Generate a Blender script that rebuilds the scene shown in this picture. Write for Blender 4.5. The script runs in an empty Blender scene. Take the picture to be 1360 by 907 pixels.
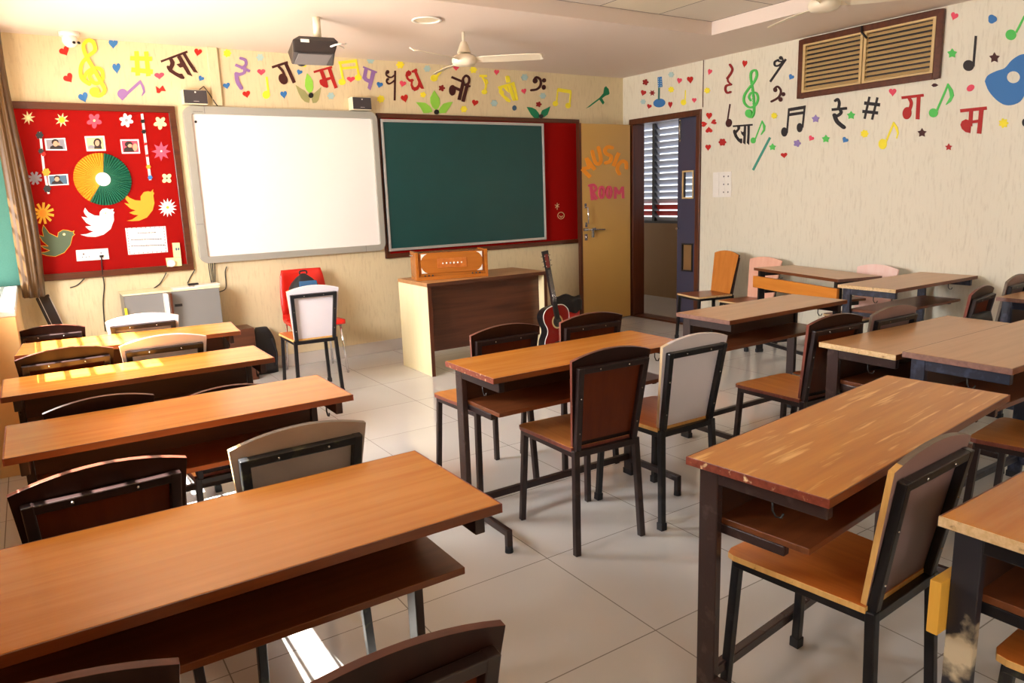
import bpy, bmesh, math, random
from mathutils import Vector, Matrix
from mathutils.geometry import tessellate_polygon

random.seed(7)
sc = bpy.context.scene
COL = sc.collection
PI = math.pi
H = 1.45                       # eye height of the photographer
YF, XR, XL, CZ = 6.48, 5.81, -0.32, 2.687   # front wall, right wall, left wall, ceiling

# ------------------------------------------------------------------ camera
FPX = 967.29
YAW, PITCH, ROLL = 0.57532912, 0.19901018, -0.03518128
_cy, _sy, _cp, _sp = math.cos(YAW), math.sin(YAW), math.cos(PITCH), math.sin(PITCH)
FW = Vector((_sy*_cp, _cy*_cp, -_sp)); _r = Vector((_cy, -_sy, 0)); _u = _r.cross(FW)
RT = _r*math.cos(ROLL) + _u*math.sin(ROLL)
UP = -_r*math.sin(ROLL) + _u*math.cos(ROLL)
cam_d = bpy.data.cameras.new('camera'); cam = bpy.data.objects.new('camera', cam_d); COL.objects.link(cam)
cam_d.sensor_width = 36; cam_d.lens = FPX/1360*36; cam_d.clip_start = 0.02
cam.matrix_world = Matrix(((RT.x, UP.x, -FW.x, 0), (RT.y, UP.y, -FW.y, 0), (RT.z, UP.z, -FW.z, H), (0, 0, 0, 1)))
sc.camera = cam

# ------------------------------------------------------------------ light and exposure
sc.view_settings.view_transform = 'Standard'
try: sc.view_settings.look = 'None'
except Exception: pass
sc.view_settings.gamma = 1.0
sc.view_settings.use_curve_mapping = False
sc.view_settings.exposure = 0.34

w = bpy.data.worlds.new('sky'); sc.world = w; w.use_nodes = True
bg = w.node_tree.nodes['Background']
bg.inputs[0].default_value = (0.93, 0.96, 1.0, 1); bg.inputs[1].default_value = 1.6

sd = bpy.data.lights.new('sun', 'SUN'); so = bpy.data.objects.new('sun', sd); COL.objects.link(so)
sd.energy = 50.0; sd.angle = math.radians(0.6); sd.color = (1.0, 0.95, 0.86)
so.rotation_euler = (0, -math.atan2(1, 1.54), 0); so.location = (-6, 3, 9)

def window_light(name, y0, y1, z0, z1, energy, col, tilt=0.0):
    d = bpy.data.lights.new(name, 'AREA'); o = bpy.data.objects.new(name, d); COL.objects.link(o)
    d.shape = 'RECTANGLE'; d.size = z1-z0; d.size_y = y1-y0; d.energy = energy; d.color = col
    o.location = (-0.66, (y0+y1)/2, (z0+z1)/2); o.rotation_euler = (0, -PI/2+tilt, 0)
    return o
window_light('daylight_front_window', 3.5, 4.7, 1.2, 2.15, 165, (1.0, 0.98, 0.96), math.radians(28))
window_light('daylight_side_window', 1.85, 2.35, 1.2, 2.15, 27, (1.0, 0.98, 0.96), math.radians(25))
window_light('rear_fill_light', -2.35, -1.45, 1.2, 2.15, 85, (0.95, 0.97, 1.0), math.radians(20))  # added fill lamp behind the camera, at an unseen window

# ------------------------------------------------------------------ helpers: materials
def s2l(c):
    c = c/255.0
    return c/12.92 if c <= 0.04045 else ((c+0.055)/1.055)**2.4
def rgb(r, g, b): return (s2l(r), s2l(g), s2l(b), 1)
def newmat(name):
    m = bpy.data.materials.new(name); m.use_nodes = True
    return m, m.node_tree, m.node_tree.nodes['Principled BSDF']
def flat(name, col, rough=0.5, metal=0.0, bump=0.0, scale=60, var=0.0, spec=0.5):
    m, nt, b = newmat(name)
    b.inputs['Base Color'].default_value = col; b.inputs['Roughness'].default_value = rough
    b.inputs['Metallic'].default_value = metal; b.inputs['Specular IOR Level'].default_value = spec
    N = nt.nodes; tc = N.new('ShaderNodeTexCoord'); nz = N.new('ShaderNodeTexNoise')
    nz.inputs['Scale'].default_value = scale; nz.inputs['Detail'].default_value = 4
    nt.links.new(tc.outputs['Object'], nz.inputs['Vector'])
    if var > 0:
        mx = N.new('ShaderNodeMix'); mx.data_type = 'RGBA'
        mx.inputs[6].default_value = tuple(c*(1-var) for c in col[:3])+(1,)
        mx.inputs[7].default_value = tuple(min(1, c*(1+var)) for c in col[:3])+(1,)
        nt.links.new(nz.outputs['Fac'], mx.inputs[0]); nt.links.new(mx.outputs[2], b.inputs['Base Color'])
    if bump > 0:
        bp = N.new('ShaderNodeBump'); bp.inputs['Strength'].default_value = bump; bp.inputs['Distance'].default_value = 0.004
        nt.links.new(nz.outputs['Fac'], bp.inputs['Height']); nt.links.new(bp.outputs['Normal'], b.inputs['Normal'])
    return m
def wood(name, c1, c2, rough=0.3, axis='x', scale=1.0, wear=None, wear_at=0.66, coat=0.0):
    m, nt, b = newmat(name); N = nt.nodes; L = nt.links
    tc = N.new('ShaderNodeTexCoord'); oi = N.new('ShaderNodeObjectInfo')
    ad = N.new('ShaderNodeVectorMath'); ad.operation = 'ADD'
    sc_ = N.new('ShaderNodeVectorMath'); sc_.operation = 'SCALE'; sc_.inputs[3].default_value = 9.0
    cb = N.new('ShaderNodeCombineXYZ')
    for i in range(3): L.new(oi.outputs['Random'], cb.inputs[i])
    L.new(cb.outputs[0], sc_.inputs[0]); L.new(tc.outputs['Object'], ad.inputs[0]); L.new(sc_.outputs[0], ad.inputs[1])
    mp = N.new('ShaderNodeMapping')
    mp.inputs['Scale'].default_value = {'x': (1.6, 26, 26), 'y': (26, 1.6, 26), 'z': (26, 26, 1.6)}[axis]
    L.new(ad.outputs[0], mp.inputs[0])
    n1 = N.new('ShaderNodeTexNoise'); n1.inputs['Scale'].default_value = scale; n1.inputs['Detail'].default_value = 6
    n1.inputs['Roughness'].default_value = 0.6; n1.inputs['Distortion'].default_value = 0.4
    L.new(mp.outputs[0], n1.inputs['Vector'])
    r = N.new('ShaderNodeValToRGB'); r.color_ramp.elements[0].color = c1; r.color_ramp.elements[1].color = c2
    r.color_ramp.elements[0].position = 0.3; r.color_ramp.elements[1].position = 0.7
    L.new(n1.outputs['Fac'], r.inputs[0]); out = r.outputs[0]
    if wear:
        mp2 = N.new('ShaderNodeMapping'); mp2.inputs['Scale'].default_value = (2.4, 34, 34)
        L.new(ad.outputs[0], mp2.inputs[0])
        n2 = N.new('ShaderNodeTexNoise'); n2.inputs['Scale'].default_value = 1.6; n2.inputs['Detail'].default_value = 8
        L.new(mp2.outputs[0], n2.inputs['Vector'])
        r2 = N.new('ShaderNodeValToRGB'); r2.color_ramp.elements[0].position = wear_at; r2.color_ramp.elements[1].position = wear_at+0.12
        r2.color_ramp.elements[0].color = (0, 0, 0, 1); r2.color_ramp.elements[1].color = (1, 1, 1, 1)
        L.new(n2.outputs['Fac'], r2.inputs[0])
        mx = N.new('ShaderNodeMix'); mx.data_type = 'RGBA'; mx.inputs[7].default_value = wear
        L.new(r2.outputs[0], mx.inputs[0]); L.new(out, mx.inputs[6]); out = mx.outputs[2]
    L.new(out, b.inputs['Base Color'])
    b.inputs['Roughness'].default_value = rough
    b.inputs['Coat Weight'].default_value = coat
    bp = N.new('ShaderNodeBump'); bp.inputs['Strength'].default_value = 0.06; bp.inputs['Distance'].default_value = 0.002
    L.new(n1.outputs['Fac'], bp.inputs['Height']); L.new(bp.outputs[0], b.inputs['Normal'])
    return m
def worn_metal(name, c1, c2, rough=0.38, at=0.62, zfade=False):
    m, nt, b = newmat(name); N = nt.nodes; L = nt.links
    tc = N.new('ShaderNodeTexCoord'); nz = N.new('ShaderNodeTexNoise'); nz.inputs['Scale'].default_value = 22; nz.inputs['Detail'].default_value = 8
    L.new(tc.outputs['Object'], nz.inputs['Vector'])
    r = N.new('ShaderNodeValToRGB'); r.color_ramp.elements[0].position = at; r.color_ramp.elements[1].position = at+0.1
    r.color_ramp.elements[0].color = c1; r.color_ramp.elements[1].color = c2
    if zfade:      # paint rubbed off towards the foot of the leg
        nz.inputs['Scale'].default_value = 9
        sx = N.new('ShaderNodeSeparateXYZ'); L.new(tc.outputs['Object'], sx.inputs[0])
        mr = N.new('ShaderNodeMapRange'); mr.inputs['From Min'].default_value = .72; mr.inputs['From Max'].default_value = .15
        mr.inputs['To Min'].default_value = -.06; mr.inputs['To Max'].default_value = .17; L.new(sx.outputs['Z'], mr.inputs['Value'])
        ad = N.new('ShaderNodeMath'); ad.operation = 'ADD'; L.new(nz.outputs['Fac'], ad.inputs[0]); L.new(mr.outputs[0], ad.inputs[1])
        L.new(ad.outputs[0], r.inputs[0])
    else: L.new(nz.outputs['Fac'], r.inputs[0])
    L.new(r.outputs[0], b.inputs['Base Color'])
    b.inputs['Roughness'].default_value = rough; b.inputs['Metallic'].default_value = 0.0
    return m
def plaster(name, base, dark, seed=0):
    m, nt, b = newmat(name); N = nt.nodes; L = nt.links
    tc = N.new('ShaderNodeTexCoord'); mp = N.new('ShaderNodeMapping'); mp.inputs['Scale'].default_value = (62, 62, 9)
    mp.inputs['Location'].default_value = (seed, seed, seed)
    L.new(tc.outputs['Object'], mp.inputs[0])
    n1 = N.new('ShaderNodeTexNoise'); n1.inputs['Scale'].default_value = 1.0; n1.inputs['Detail'].default_value = 7; n1.inputs['Roughness'].default_value = 0.65
    L.new(mp.outputs[0], n1.inputs['Vector'])
    r = N.new('ShaderNodeValToRGB'); r.color_ramp.elements[0].position = 0.52; r.color_ramp.elements[1].position = 0.82
    r.color_ramp.elements[0].color = (0, 0, 0, 1); r.color_ramp.elements[1].color = (1, 1, 1, 1)
    L.new(n1.outputs['Fac'], r.inputs[0])
    n2 = N.new('ShaderNodeTexNoise'); n2.inputs['Scale'].default_value = 1.3; n2.inputs['Detail'].default_value = 5
    L.new(tc.outputs['Object'], n2.inputs['Vector'])
    mx0 = N.new('ShaderNodeMix'); mx0.data_type = 'RGBA'; mx0.inputs[6].default_value = base
    mx0.inputs[7].default_value = tuple(c*0.88 for c in base[:3])+(1,); L.new(n2.outputs['Fac'], mx0.inputs[0])
    ml = N.new('ShaderNodeMath'); ml.operation = 'MULTIPLY'; ml.inputs[1].default_value = 0.42; L.new(r.outputs[0], ml.inputs[0])
    mx = N.new('ShaderNodeMix'); mx.data_type = 'RGBA'; mx.inputs[7].default_value = dark
    L.new(ml.outputs[0], mx.inputs[0]); L.new(mx0.outputs[2], mx.inputs[6]); L.new(mx.outputs[2], b.inputs['Base Color'])
    b.inputs['Roughness'].default_value = 0.62
    bp = N.new('ShaderNodeBump'); bp.inputs['Strength'].default_value = 0.35; bp.inputs['Distance'].default_value = 0.005; bp.invert = True
    L.new(n1.outputs['Fac'], bp.inputs['Height']); L.new(bp.outputs[0], b.inputs['Normal'])
    return m
def tiles(name, base, base2, grout, size, ox, oy, rough=0.12, mortar=0.0028):
    m, nt, b = newmat(name); N = nt.nodes; L = nt.links
    tc = N.new('ShaderNodeTexCoord'); mp = N.new('ShaderNodeMapping'); mp.inputs['Location'].default_value = (-ox, -oy, 0)
    L.new(tc.outputs['Object'], mp.inputs[0])
    bt = N.new('ShaderNodeTexBrick'); bt.offset = 0; bt.squash = 1
    bt.inputs['Scale'].default_value = 1; bt.inputs['Mortar Size'].default_value = mortar; bt.inputs['Mortar Smooth'].default_value = 0
    bt.inputs['Brick Width'].default_value = size; bt.inputs['Row Height'].default_value = size
    bt.inputs['Color1'].default_value = base; bt.inputs['Color2'].default_value = base2; bt.inputs['Mortar'].default_value = grout
    L.new(mp.outputs[0], bt.inputs['Vector'])
    nz = N.new('ShaderNodeTexNoise'); nz.inputs['Scale'].default_value = 1.4; nz.inputs['Detail'].default_value = 6
    L.new(tc.outputs['Object'], nz.inputs['Vector'])
    mx = N.new('ShaderNodeMix'); mx.data_type = 'RGBA'; mx.blend_type = 'MULTIPLY'; mx.inputs[0].default_value = 1
    r = N.new('ShaderNodeValToRGB'); r.color_ramp.elements[0].color = (0.86, 0.84, 0.80, 1); r.color_ramp.elements[1].color = (1, 1, 1, 1)
    L.new(nz.outputs['Fac'], r.inputs[0]); L.new(bt.outputs['Color'], mx.inputs[6]); L.new(r.outputs[0], mx.inputs[7])
    L.new(mx.outputs[2], b.inputs['Base Color'])
    b.inputs['Roughness'].default_value = rough
    return m

# ------------------------------------------------------------------ helpers: geometry
class MB:
    def __init__(s): s.v = []; s.f = []; s.m = []; s.s = []
    def add(s, vs, fs, mi=0, smooth=False):
        o = len(s.v); s.v += [tuple(v) for v in vs]
        for f in fs: s.f.append(tuple(i+o for i in f)); s.m.append(mi); s.s.append(smooth)
        return s
    def bx(s, x0, x1, y0, y1, z0, z1, mi=0):
        vs = [(x, y, z) for z in (z0, z1) for y in (y0, y1) for x in (x0, x1)]
        return s.add(vs, [(0, 2, 3, 1), (4, 5, 7, 6), (0, 1, 5, 4), (2, 6, 7, 3), (0, 4, 6, 2), (1, 3, 7, 5)], mi)
    def beam(s, a, b, wd, ht, mi=0, up=(0, 0, 1)):
        a = Vector(a); b = Vector(b); d = (b-a).normalized(); up = Vector(up)
        x = d.cross(up)
        if x.length < 1e-5: x = d.cross(Vector((0, 1, 0)))
        x.normalize(); y = x.cross(d)
        vs = [p + x*(wd/2*i) + y*(ht/2*j) for p in (a, b) for i, j in ((-1, -1), (1, -1), (1, 1), (-1, 1))]
        return s.add(vs, [(0, 1, 2, 3), (7, 6, 5, 4), (0, 4, 5, 1), (1, 5, 6, 2), (2, 6, 7, 3), (3, 7, 4, 0)], mi)
    def cyl(s, a, b, r0, r1=None, n=16, mi=0, smooth=True):
        r1 = r0 if r1 is None else r1
        a = Vector(a); b = Vector(b); d = (b-a).normalized()
        x = d.orthogonal().normalized(); y = d.cross(x)
        ring = lambda c, r: [c + x*(r*math.cos(2*PI*i/n)) + y*(r*math.sin(2*PI*i/n)) for i in range(n)]
        s.add(ring(a, r0)+ring(b, r1), [(i, (i+1) % n, n+(i+1) % n, n+i) for i in range(n)], mi, smooth)
        s.add(ring(a, r0), [tuple(range(n))[::-1]], mi); s.add(ring(b, r1), [tuple(range(n))], mi)
        return s
    def tube(s, pts, r, n=8, mi=0):
        pts = [Vector(p) for p in pts]; rings = []; x = None
        for i, p in enumerate(pts):
            d = (pts[min(i+1, len(pts)-1)]-pts[max(i-1, 0)]).normalized()
            x = d.orthogonal().normalized() if x is None else (x-d*x.dot(d)).normalized()
            y = d.cross(x); rings.append([p+x*(r*math.cos(2*PI*k/n))+y*(r*math.sin(2*PI*k/n)) for k in range(n)])
        vs = [v for rg in rings for v in rg]; fs = []
        for i in range(len(pts)-1):
            for k in range(n): fs.append((i*n+k, i*n+(k+1) % n, (i+1)*n+(k+1) % n, (i+1)*n+k))
        s.add(vs, fs, mi, True); s.add(rings[0], [tuple(range(n))[::-1]], mi); s.add(rings[-1], [tuple(range(n))], mi)
        return s
    def lathe(s, prof, c=(0, 0, 0), n=28, mi=0, smooth=True):
        vs = []; fs = []; c = Vector(c)
        for r, z in prof: vs += [c+Vector((max(r, 1e-4)*math.cos(2*PI*i/n), max(r, 1e-4)*math.sin(2*PI*i/n), z)) for i in range(n)]
        for j in range(len(prof)-1):
            for i in range(n): fs.append((j*n+i, j*n+(i+1) % n, (j+1)*n+(i+1) % n, (j+1)*n+i))
        return s.add(vs, fs, mi, smooth)
    def ball(s, c, r, n=14, mi=0):
        r = (r, r, r) if not hasattr(r, '__len__') else r
        k = n//2; vs = []; fs = []; c = Vector(c)
        for j in range(k+1):
            t = PI*j/k
            for i in range(n):
                p = 2*PI*i/n; q = max(math.sin(t), 1e-3)
                vs.append(c+Vector((r[0]*q*math.cos(p), r[1]*q*math.sin(p), r[2]*math.cos(t))))
        for j in range(k):
            for i in range(n): fs.append((j*n+i, (j+1)*n+i, (j+1)*n+(i+1) % n, j*n+(i+1) % n))
        return s.add(vs, fs, mi, True)
    def prism(s, poly, N, t, mi=0, side=None, back=None, hole=None):
        """poly: list of 3D points in a plane, extruded by N*t"""
        poly = [Vector(p) for p in poly]; N = Vector(N).normalized()
        loops = [poly] + ([[Vector(p) for p in hole]] if hole else [])
        tri = tessellate_polygon(loops); allp = [p for l in loops for p in l]; n = len(allp)
        V0 = len(s.v); s.v += [tuple(p) for p in allp]+[tuple(p+N*t) for p in allp]
        def put_(f, m_): s.f.append(tuple(i+V0 for i in f)); s.m.append(m_(f) if callable(m_) else m_); s.s.append(False)
        for x in tri:
            put_(tuple(x), mi if back is None else back); put_(tuple(i+n for i in x)[::-1], mi)
        o = 0
        for l in loops:
            k = len(l)
            for i in range(k): put_((o+i, o+(i+1) % k, n+o+(i+1) % k, n+o+i), mi if side is None else (side(i) if callable(side) else side))
            o += k
        return s
    def build(s, name, mats, parent=None, bevel=0.0, org=None, seg=2, weld=True):
        if not isinstance(mats, (list, tuple)): mats = [mats]
        me = bpy.data.meshes.new(name)
        vs = s.v if org is None else [(v[0]-org[0], v[1]-org[1], v[2]-org[2]) for v in s.v]
        me.from_pydata(vs, [], s.f)
        for m in mats: me.materials.append(m)
        me.polygons.foreach_set('material_index', s.m); me.polygons.foreach_set('use_smooth', s.s)
        b = bmesh.new(); b.from_mesh(me)
        if weld: bmesh.ops.remove_doubles(b, verts=b.verts, dist=1e-5)
        bmesh.ops.recalc_face_normals(b, faces=b.faces); b.to_mesh(me); b.free(); me.update()
        o = bpy.data.objects.new(name, me); COL.objects.link(o)
        if org is not None: o.location = org
        if parent is not None: o.parent = parent
        if bevel > 0:
            md = o.modifiers.new('bevel', 'BEVEL'); md.width = bevel; md.segments = seg; md.limit_method = 'ANGLE'; md.angle_limit = math.radians(50)
        return o
def tag(o, label=None, cat=None, group=None, kind=None):
    if label: o['label'] = label
    if cat: o['category'] = cat
    if group: o['group'] = group
    if kind: o['kind'] = kind
    return o
def thing(name, label, cat, loc=(0, 0, 0), rz=0.0, group=None):
    o = bpy.data.objects.new(name, None); COL.objects.link(o); o.empty_display_size = 0.1
    o.location = loc; o.rotation_euler = (0, 0, rz)
    return tag(o, label, cat, group)
def dup(root, loc, rz, label, group=None, scale=1.0):
    r = root.copy(); COL.objects.link(r); r.location = loc; r.rotation_euler = (0, 0, rz); r.scale = (scale,)*3
    r['label'] = label
    if group: r['group'] = group
    for ch in list(root.children):
        c = ch.copy(); COL.objects.link(c); c.parent = r
        for g in list(ch.children):
            d = g.copy(); COL.objects.link(d); d.parent = c
    return r
def struct(name, mb, mats, label=None, bevel=0.0, parent=None):
    o = mb.build(name, mats, parent, bevel)
    o['kind'] = 'structure'
    if label: o['label'] = label
    return o
def ray(px, py): return RT*((px-680)/FPX) - UP*((py-453.5)/FPX) + FW
def on_y(px, py, Y): d = ray(px, py); return d*(Y/d.y)+Vector((0, 0, H))
def on_x(px, py, X): d = ray(px, py); return d*(X/d.x)+Vector((0, 0, H))
def on_z(px, py, Z): d = ray(px, py); return d*((Z-H)/d.z)+Vector((0, 0, H))
def crom(p, k=6):
    q = [p[0]]+list(p)+[p[-1]]; out = []
    for i in range(1, len(q)-2):
        for j in range(k):
            t = j/k; a, b, c, d = q[i-1], q[i], q[i+1], q[i+2]
            out.append(tuple(0.5*(2*b[n]+(c[n]-a[n])*t+(2*a[n]-5*b[n]+4*c[n]-d[n])*t*t+(3*b[n]-a[n]-3*c[n]+d[n])*t**3) for n in range(len(b))))
    out.append(tuple(p[-1])); return out

# ------------------------------------------------------------------ materials
M = {}
M['wall'] = plaster('cream_plaster', rgb(230, 212, 172), rgb(160, 132, 84))
M['wall_r'] = plaster('cream_plaster_right', rgb(236, 230, 210), rgb(160, 146, 116), 3.1)
M['wall_l'] = flat('ochre_wall', rgb(222, 186, 128), 0.5, bump=0.2, scale=30, var=0.06)
M['ceiling'] = flat('ceiling_paint', rgb(228, 212, 200), 0.7, bump=0.03, scale=40)
M['ceil_tile'] = tiles('ceiling_tile', rgb(232, 222, 200), rgb(222, 212, 204), rgb(70, 62, 50), 0.6, 4.95, 4.43, 0.7, 0.004)
M['floor'] = tiles('floor_tile', rgb(206, 206, 206), rgb(201, 201, 200), rgb(140, 136, 132), 0.618, 1.574, 2.222, 0.09, 0.0022)
M['corr_floor'] = flat('corridor_floor', rgb(170, 160, 148), 0.2, var=0.05, scale=3)
M['corr_wall'] = flat('corridor_parapet', rgb(138, 104, 66), 0.35, var=0.08, scale=6)
M['skirt'] = flat('skirting_tile', rgb(205, 196, 186), 0.25, var=0.05, scale=8)
M['ground'] = flat('bounce_ground', rgb(205, 195, 175), 0.9, var=0.05, scale=1)
M['stone'] = flat('sill_stone', rgb(214, 214, 206), 0.3, var=0.05, scale=14)
M['teal'] = flat('teal_felt', rgb(66, 116, 106), 0.9, bump=0.2, scale=120, var=0.15)
M['brown_wood'] = wood('dark_brown_frame', rgb(74, 36, 20), rgb(98, 50, 27), 0.32)
M['brown_woodz'] = wood('dark_brown_frame_v', rgb(74, 36, 20), rgb(98, 50, 27), 0.32, 'z')
M['red_felt'] = flat('red_board', rgb(150, 9, 5), 0.7, bump=0.05, scale=200, var=0.06, spec=0.1)
M['green_board'] = flat('chalk_green', rgb(16, 70, 70), 0.36, var=0.14, scale=4)
M['white_board'] = flat('whiteboard_sheet', rgb(250, 246, 242), 0.25)
M['silver'] = flat('silver_plastic', rgb(178, 178, 170), 0.35, metal=0.3)
M['alu'] = flat('aluminium', rgb(200, 200, 200), 0.35, metal=0.6)
M['chrome'] = flat('chrome', rgb(220, 220, 222), 0.15, metal=1.0)
M['steel'] = flat('steel_screw', rgb(200, 196, 190), 0.25, metal=0.9)
M['black'] = flat('black_paint', rgb(24, 22, 24), 0.35, bump=0.04, scale=80)
M['rubber'] = flat('rubber', rgb(34, 34, 38), 0.7)
M['tan_slat'] = flat('tan_louvre', rgb(206, 176, 122), 0.45, var=0.06, scale=8)
M['yellow_door'] = flat('ochre_laminate', rgb(208, 164, 90), 0.33, var=0.03, scale=4)
M['navy'] = flat('navy_laminate', rgb(62, 62, 84), 0.4, var=0.05, scale=6)
M['white_pl'] = flat('white_plastic', rgb(240, 236, 228), 0.35)
M['cream_pl'] = flat('cream_plastic', rgb(238, 226, 196), 0.35)
M['fan'] = flat('fan_enamel', rgb(236, 224, 200), 0.3)
M['dark_pl'] = flat('dark_plastic', rgb(44, 38, 38), 0.35)
M['grey_pl'] = flat('grey_plastic', rgb(116, 112, 112), 0.4)
M['speaker'] = flat('speaker_cloth', rgb(62, 56, 58), 0.7, bump=0.2, scale=300)
M['slat'] = flat('blue_grey_louvre', rgb(206, 212, 230), 0.4)
M['slat_dark'] = flat('louvre_frame', rgb(48, 46, 50), 0.5)
M['slat_reflect'] = flat('red_reflection', rgb(190, 60, 50), 0.6)  # slats coloured red to stand for a red reflection
M['curtain'] = flat('brown_satin', rgb(84, 58, 30), 0.40, var=0.15, scale=30)
M['cabinet'] = flat('grey_steel', rgb(126, 124, 122), 0.35, var=0.04, scale=5)
M['paper'] = flat('paper', rgb(245, 236, 226), 0.6)
M['yellow'] = flat('yellow_foam', rgb(246, 224, 40), 0.7)
M['cable'] = flat('black_cable', rgb(30, 28, 30), 0.5)
M['top_o'] = wood('orange_laminate', rgb(186, 112, 36), rgb(206, 138, 58), 0.24, 'x', 1.0, rgb(232, 170, 92), 0.72)
M['top_w'] = wood('worn_orange_laminate', rgb(182, 114, 40), rgb(204, 140, 62), 0.30, 'x', 1.0, rgb(236, 190, 120), 0.58)
M['top_sheen'] = wood('sheen_tan_laminate', rgb(184, 134, 84), rgb(200, 152, 104), 0.28, 'x', 1.0, rgb(222, 176, 120), 0.70)  # orange tops, with the sheen of reflected light put into a tan colour
M['edge_dk'] = wood('brown_edge', rgb(92, 46, 20), rgb(118, 64, 30), 0.35, 'x', 2.0, rgb(170, 124, 80), 0.78)
M['edge'] = wood('red_brown_edge', rgb(112, 48, 34), rgb(146, 74, 54), 0.35, 'x', 2.0, rgb(236, 206, 160), 0.60)
M['edge_m'] = wood('dull_maroon_edge', rgb(112, 78, 68), rgb(140, 102, 88), 0.4, 'x', 2.0, rgb(206, 180, 150), 0.68)
M['edge_pale'] = wood('pale_worn_edge', rgb(196, 160, 108), rgb(226, 196, 150), 0.5, 'x', 3.0, rgb(120, 84, 50), 0.62)
M['shelf'] = wood('shelf_laminate', rgb(98, 52, 26), rgb(120, 68, 38), 0.34)  # shelf, panel, lacquer and frame tones lowered to deepen the shade
M['back_pan'] = wood('shaded_back_panel', rgb(48, 25, 15), rgb(64, 34, 20), 0.4)
M['fr_brown'] = worn_metal('brown_metal', rgb(40, 26, 25), rgb(52, 34, 32), 0.38, 0.60)
M['fr_mottled'] = worn_metal('mottled_brown_metal', rgb(58, 42, 40), rgb(74, 56, 52), 0.26, 0.60)  # brown metal with slightly lighter mottling
M['fr_pale'] = worn_metal('rubbed_black_metal', rgb(38, 37, 44), rgb(196, 180, 150), 0.4, 0.60, zfade=True)
M['fr_black'] = worn_metal('black_metal', rgb(18, 17, 21), rgb(34, 33, 38), 0.3, 0.60)
M['fr_blue'] = worn_metal('blue_black_metal', rgb(28, 31, 48), rgb(50, 55, 76), 0.38, 0.52)
M['seat'] = wood('seat_plywood', rgb(176, 92, 34), rgb(204, 122, 52), 0.3, 'y')
M['seat_b'] = wood('seat_tan_plywood', rgb(176, 112, 54), rgb(198, 136, 72), 0.32, 'y')
M['seat_d'] = wood('seat_dark_plywood', rgb(120, 62, 28), rgb(146, 80, 40), 0.28, 'y')
M['raw'] = wood('raw_wood_edge', rgb(206, 156, 84), rgb(226, 180, 108), 0.5, 'z', 2.0, rgb(120, 84, 40), 0.66)
M['lacq'] = wood('brown_lacquer', rgb(34, 18, 14), rgb(46, 24, 18), 0.36, 'z')
M['lacq_in'] = wood('red_brown_panel', rgb(86, 34, 13), rgb(104, 46, 18), 0.3, 'z')
for _k in ('lacq', 'lacq_in'): M[_k].node_tree.nodes['Principled BSDF'].inputs['Specular IOR Level'].default_value = .25
M['lacq_e'] = wood('maroon_edge', rgb(108, 54, 44), rgb(132, 72, 58), 0.35, 'z', 2.0, rgb(210, 180, 160), 0.68)
M['arc_dk'] = wood('soiled_top_edge', rgb(96, 84, 72), rgb(128, 114, 100), 0.5, 'x', 2.0, rgb(190, 172, 140), 0.72)
M['arc_lt'] = wood('scuffed_pale_edge', rgb(196, 184, 178), rgb(222, 212, 208), 0.45, 'x', 2.0, rgb(110, 84, 66), 0.68)
M['edge_lt'] = wood('scuffed_side_edge', rgb(190, 160, 116), rgb(222, 200, 164), 0.45, 'z', 2.0, rgb(120, 84, 50), 0.66)
M['lacq_t'] = wood('brown_top_edge', rgb(84, 42, 30), rgb(108, 58, 44), 0.3, 'x', 2.0, rgb(190, 160, 140), 0.74)
M['lilac'] = flat('white_laminate', rgb(226, 220, 226), 0.35, var=0.03, scale=12)
M['greyl'] = flat('soiled_grey_laminate', rgb(176, 160, 152), 0.4, var=0.22, scale=9)
M['mauve'] = flat('soiled_mauve_laminate', rgb(140, 112, 108), 0.4, var=0.18, scale=8)
M['panel_o'] = wood('orange_backrest', rgb(202, 120, 46), rgb(218, 140, 66), 0.3, 'z')
M['panel_p'] = wood('pink_backrest', rgb(236, 176, 150), rgb(244, 192, 168), 0.35, 'z')
M['panel_pp'] = wood('pale_pink_backrest', rgb(246, 206, 194), rgb(250, 218, 208), 0.35, 'z')
M['grime'] = worn_metal('grimy_black_metal', rgb(30, 31, 34), rgb(72, 70, 54), 0.45, 0.56)
M['plank_o'] = wood('orange_plank', rgb(206, 124, 42), rgb(222, 144, 60), 0.35)
M['plank_y'] = wood('yellow_plank', rgb(216, 158, 50), rgb(232, 180, 78), 0.45, 'z', 1.0, rgb(150, 100, 40), 0.72)
M['desk_cream'] = wood('cream_laminate', rgb(240, 226, 178), rgb(246, 234, 192), 0.35, 'z')
M['desk_dark'] = wood('walnut_laminate', rgb(70, 38, 24), rgb(98, 56, 36), 0.35)
M['desk_top'] = wood('oak_laminate', rgb(172, 124, 78), rgb(192, 146, 98), 0.3)
M['honey'] = wood('honey_varnish', rgb(160, 90, 28), rgb(184, 110, 40), 0.25)
M['red_pl'] = flat('red_plastic', rgb(214, 34, 22), 0.35)
M['bag'] = flat('black_nylon', rgb(26, 26, 30), 0.6, bump=0.15, scale=90)
M['bagblue'] = flat('blue_nylon', rgb(50, 96, 138), 0.6)
M['glass'] = None
_g, _nt, _b = newmat('clear_glass'); _b.inputs['Base Color'].default_value = (0.9, 0.95, 0.95, 1); _b.inputs['Roughness'].default_value = 0.05
_b.inputs['Transmission Weight'].default_value = 1.0; _b.inputs['IOR'].default_value = 1.02; M['glass'] = _g
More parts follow.
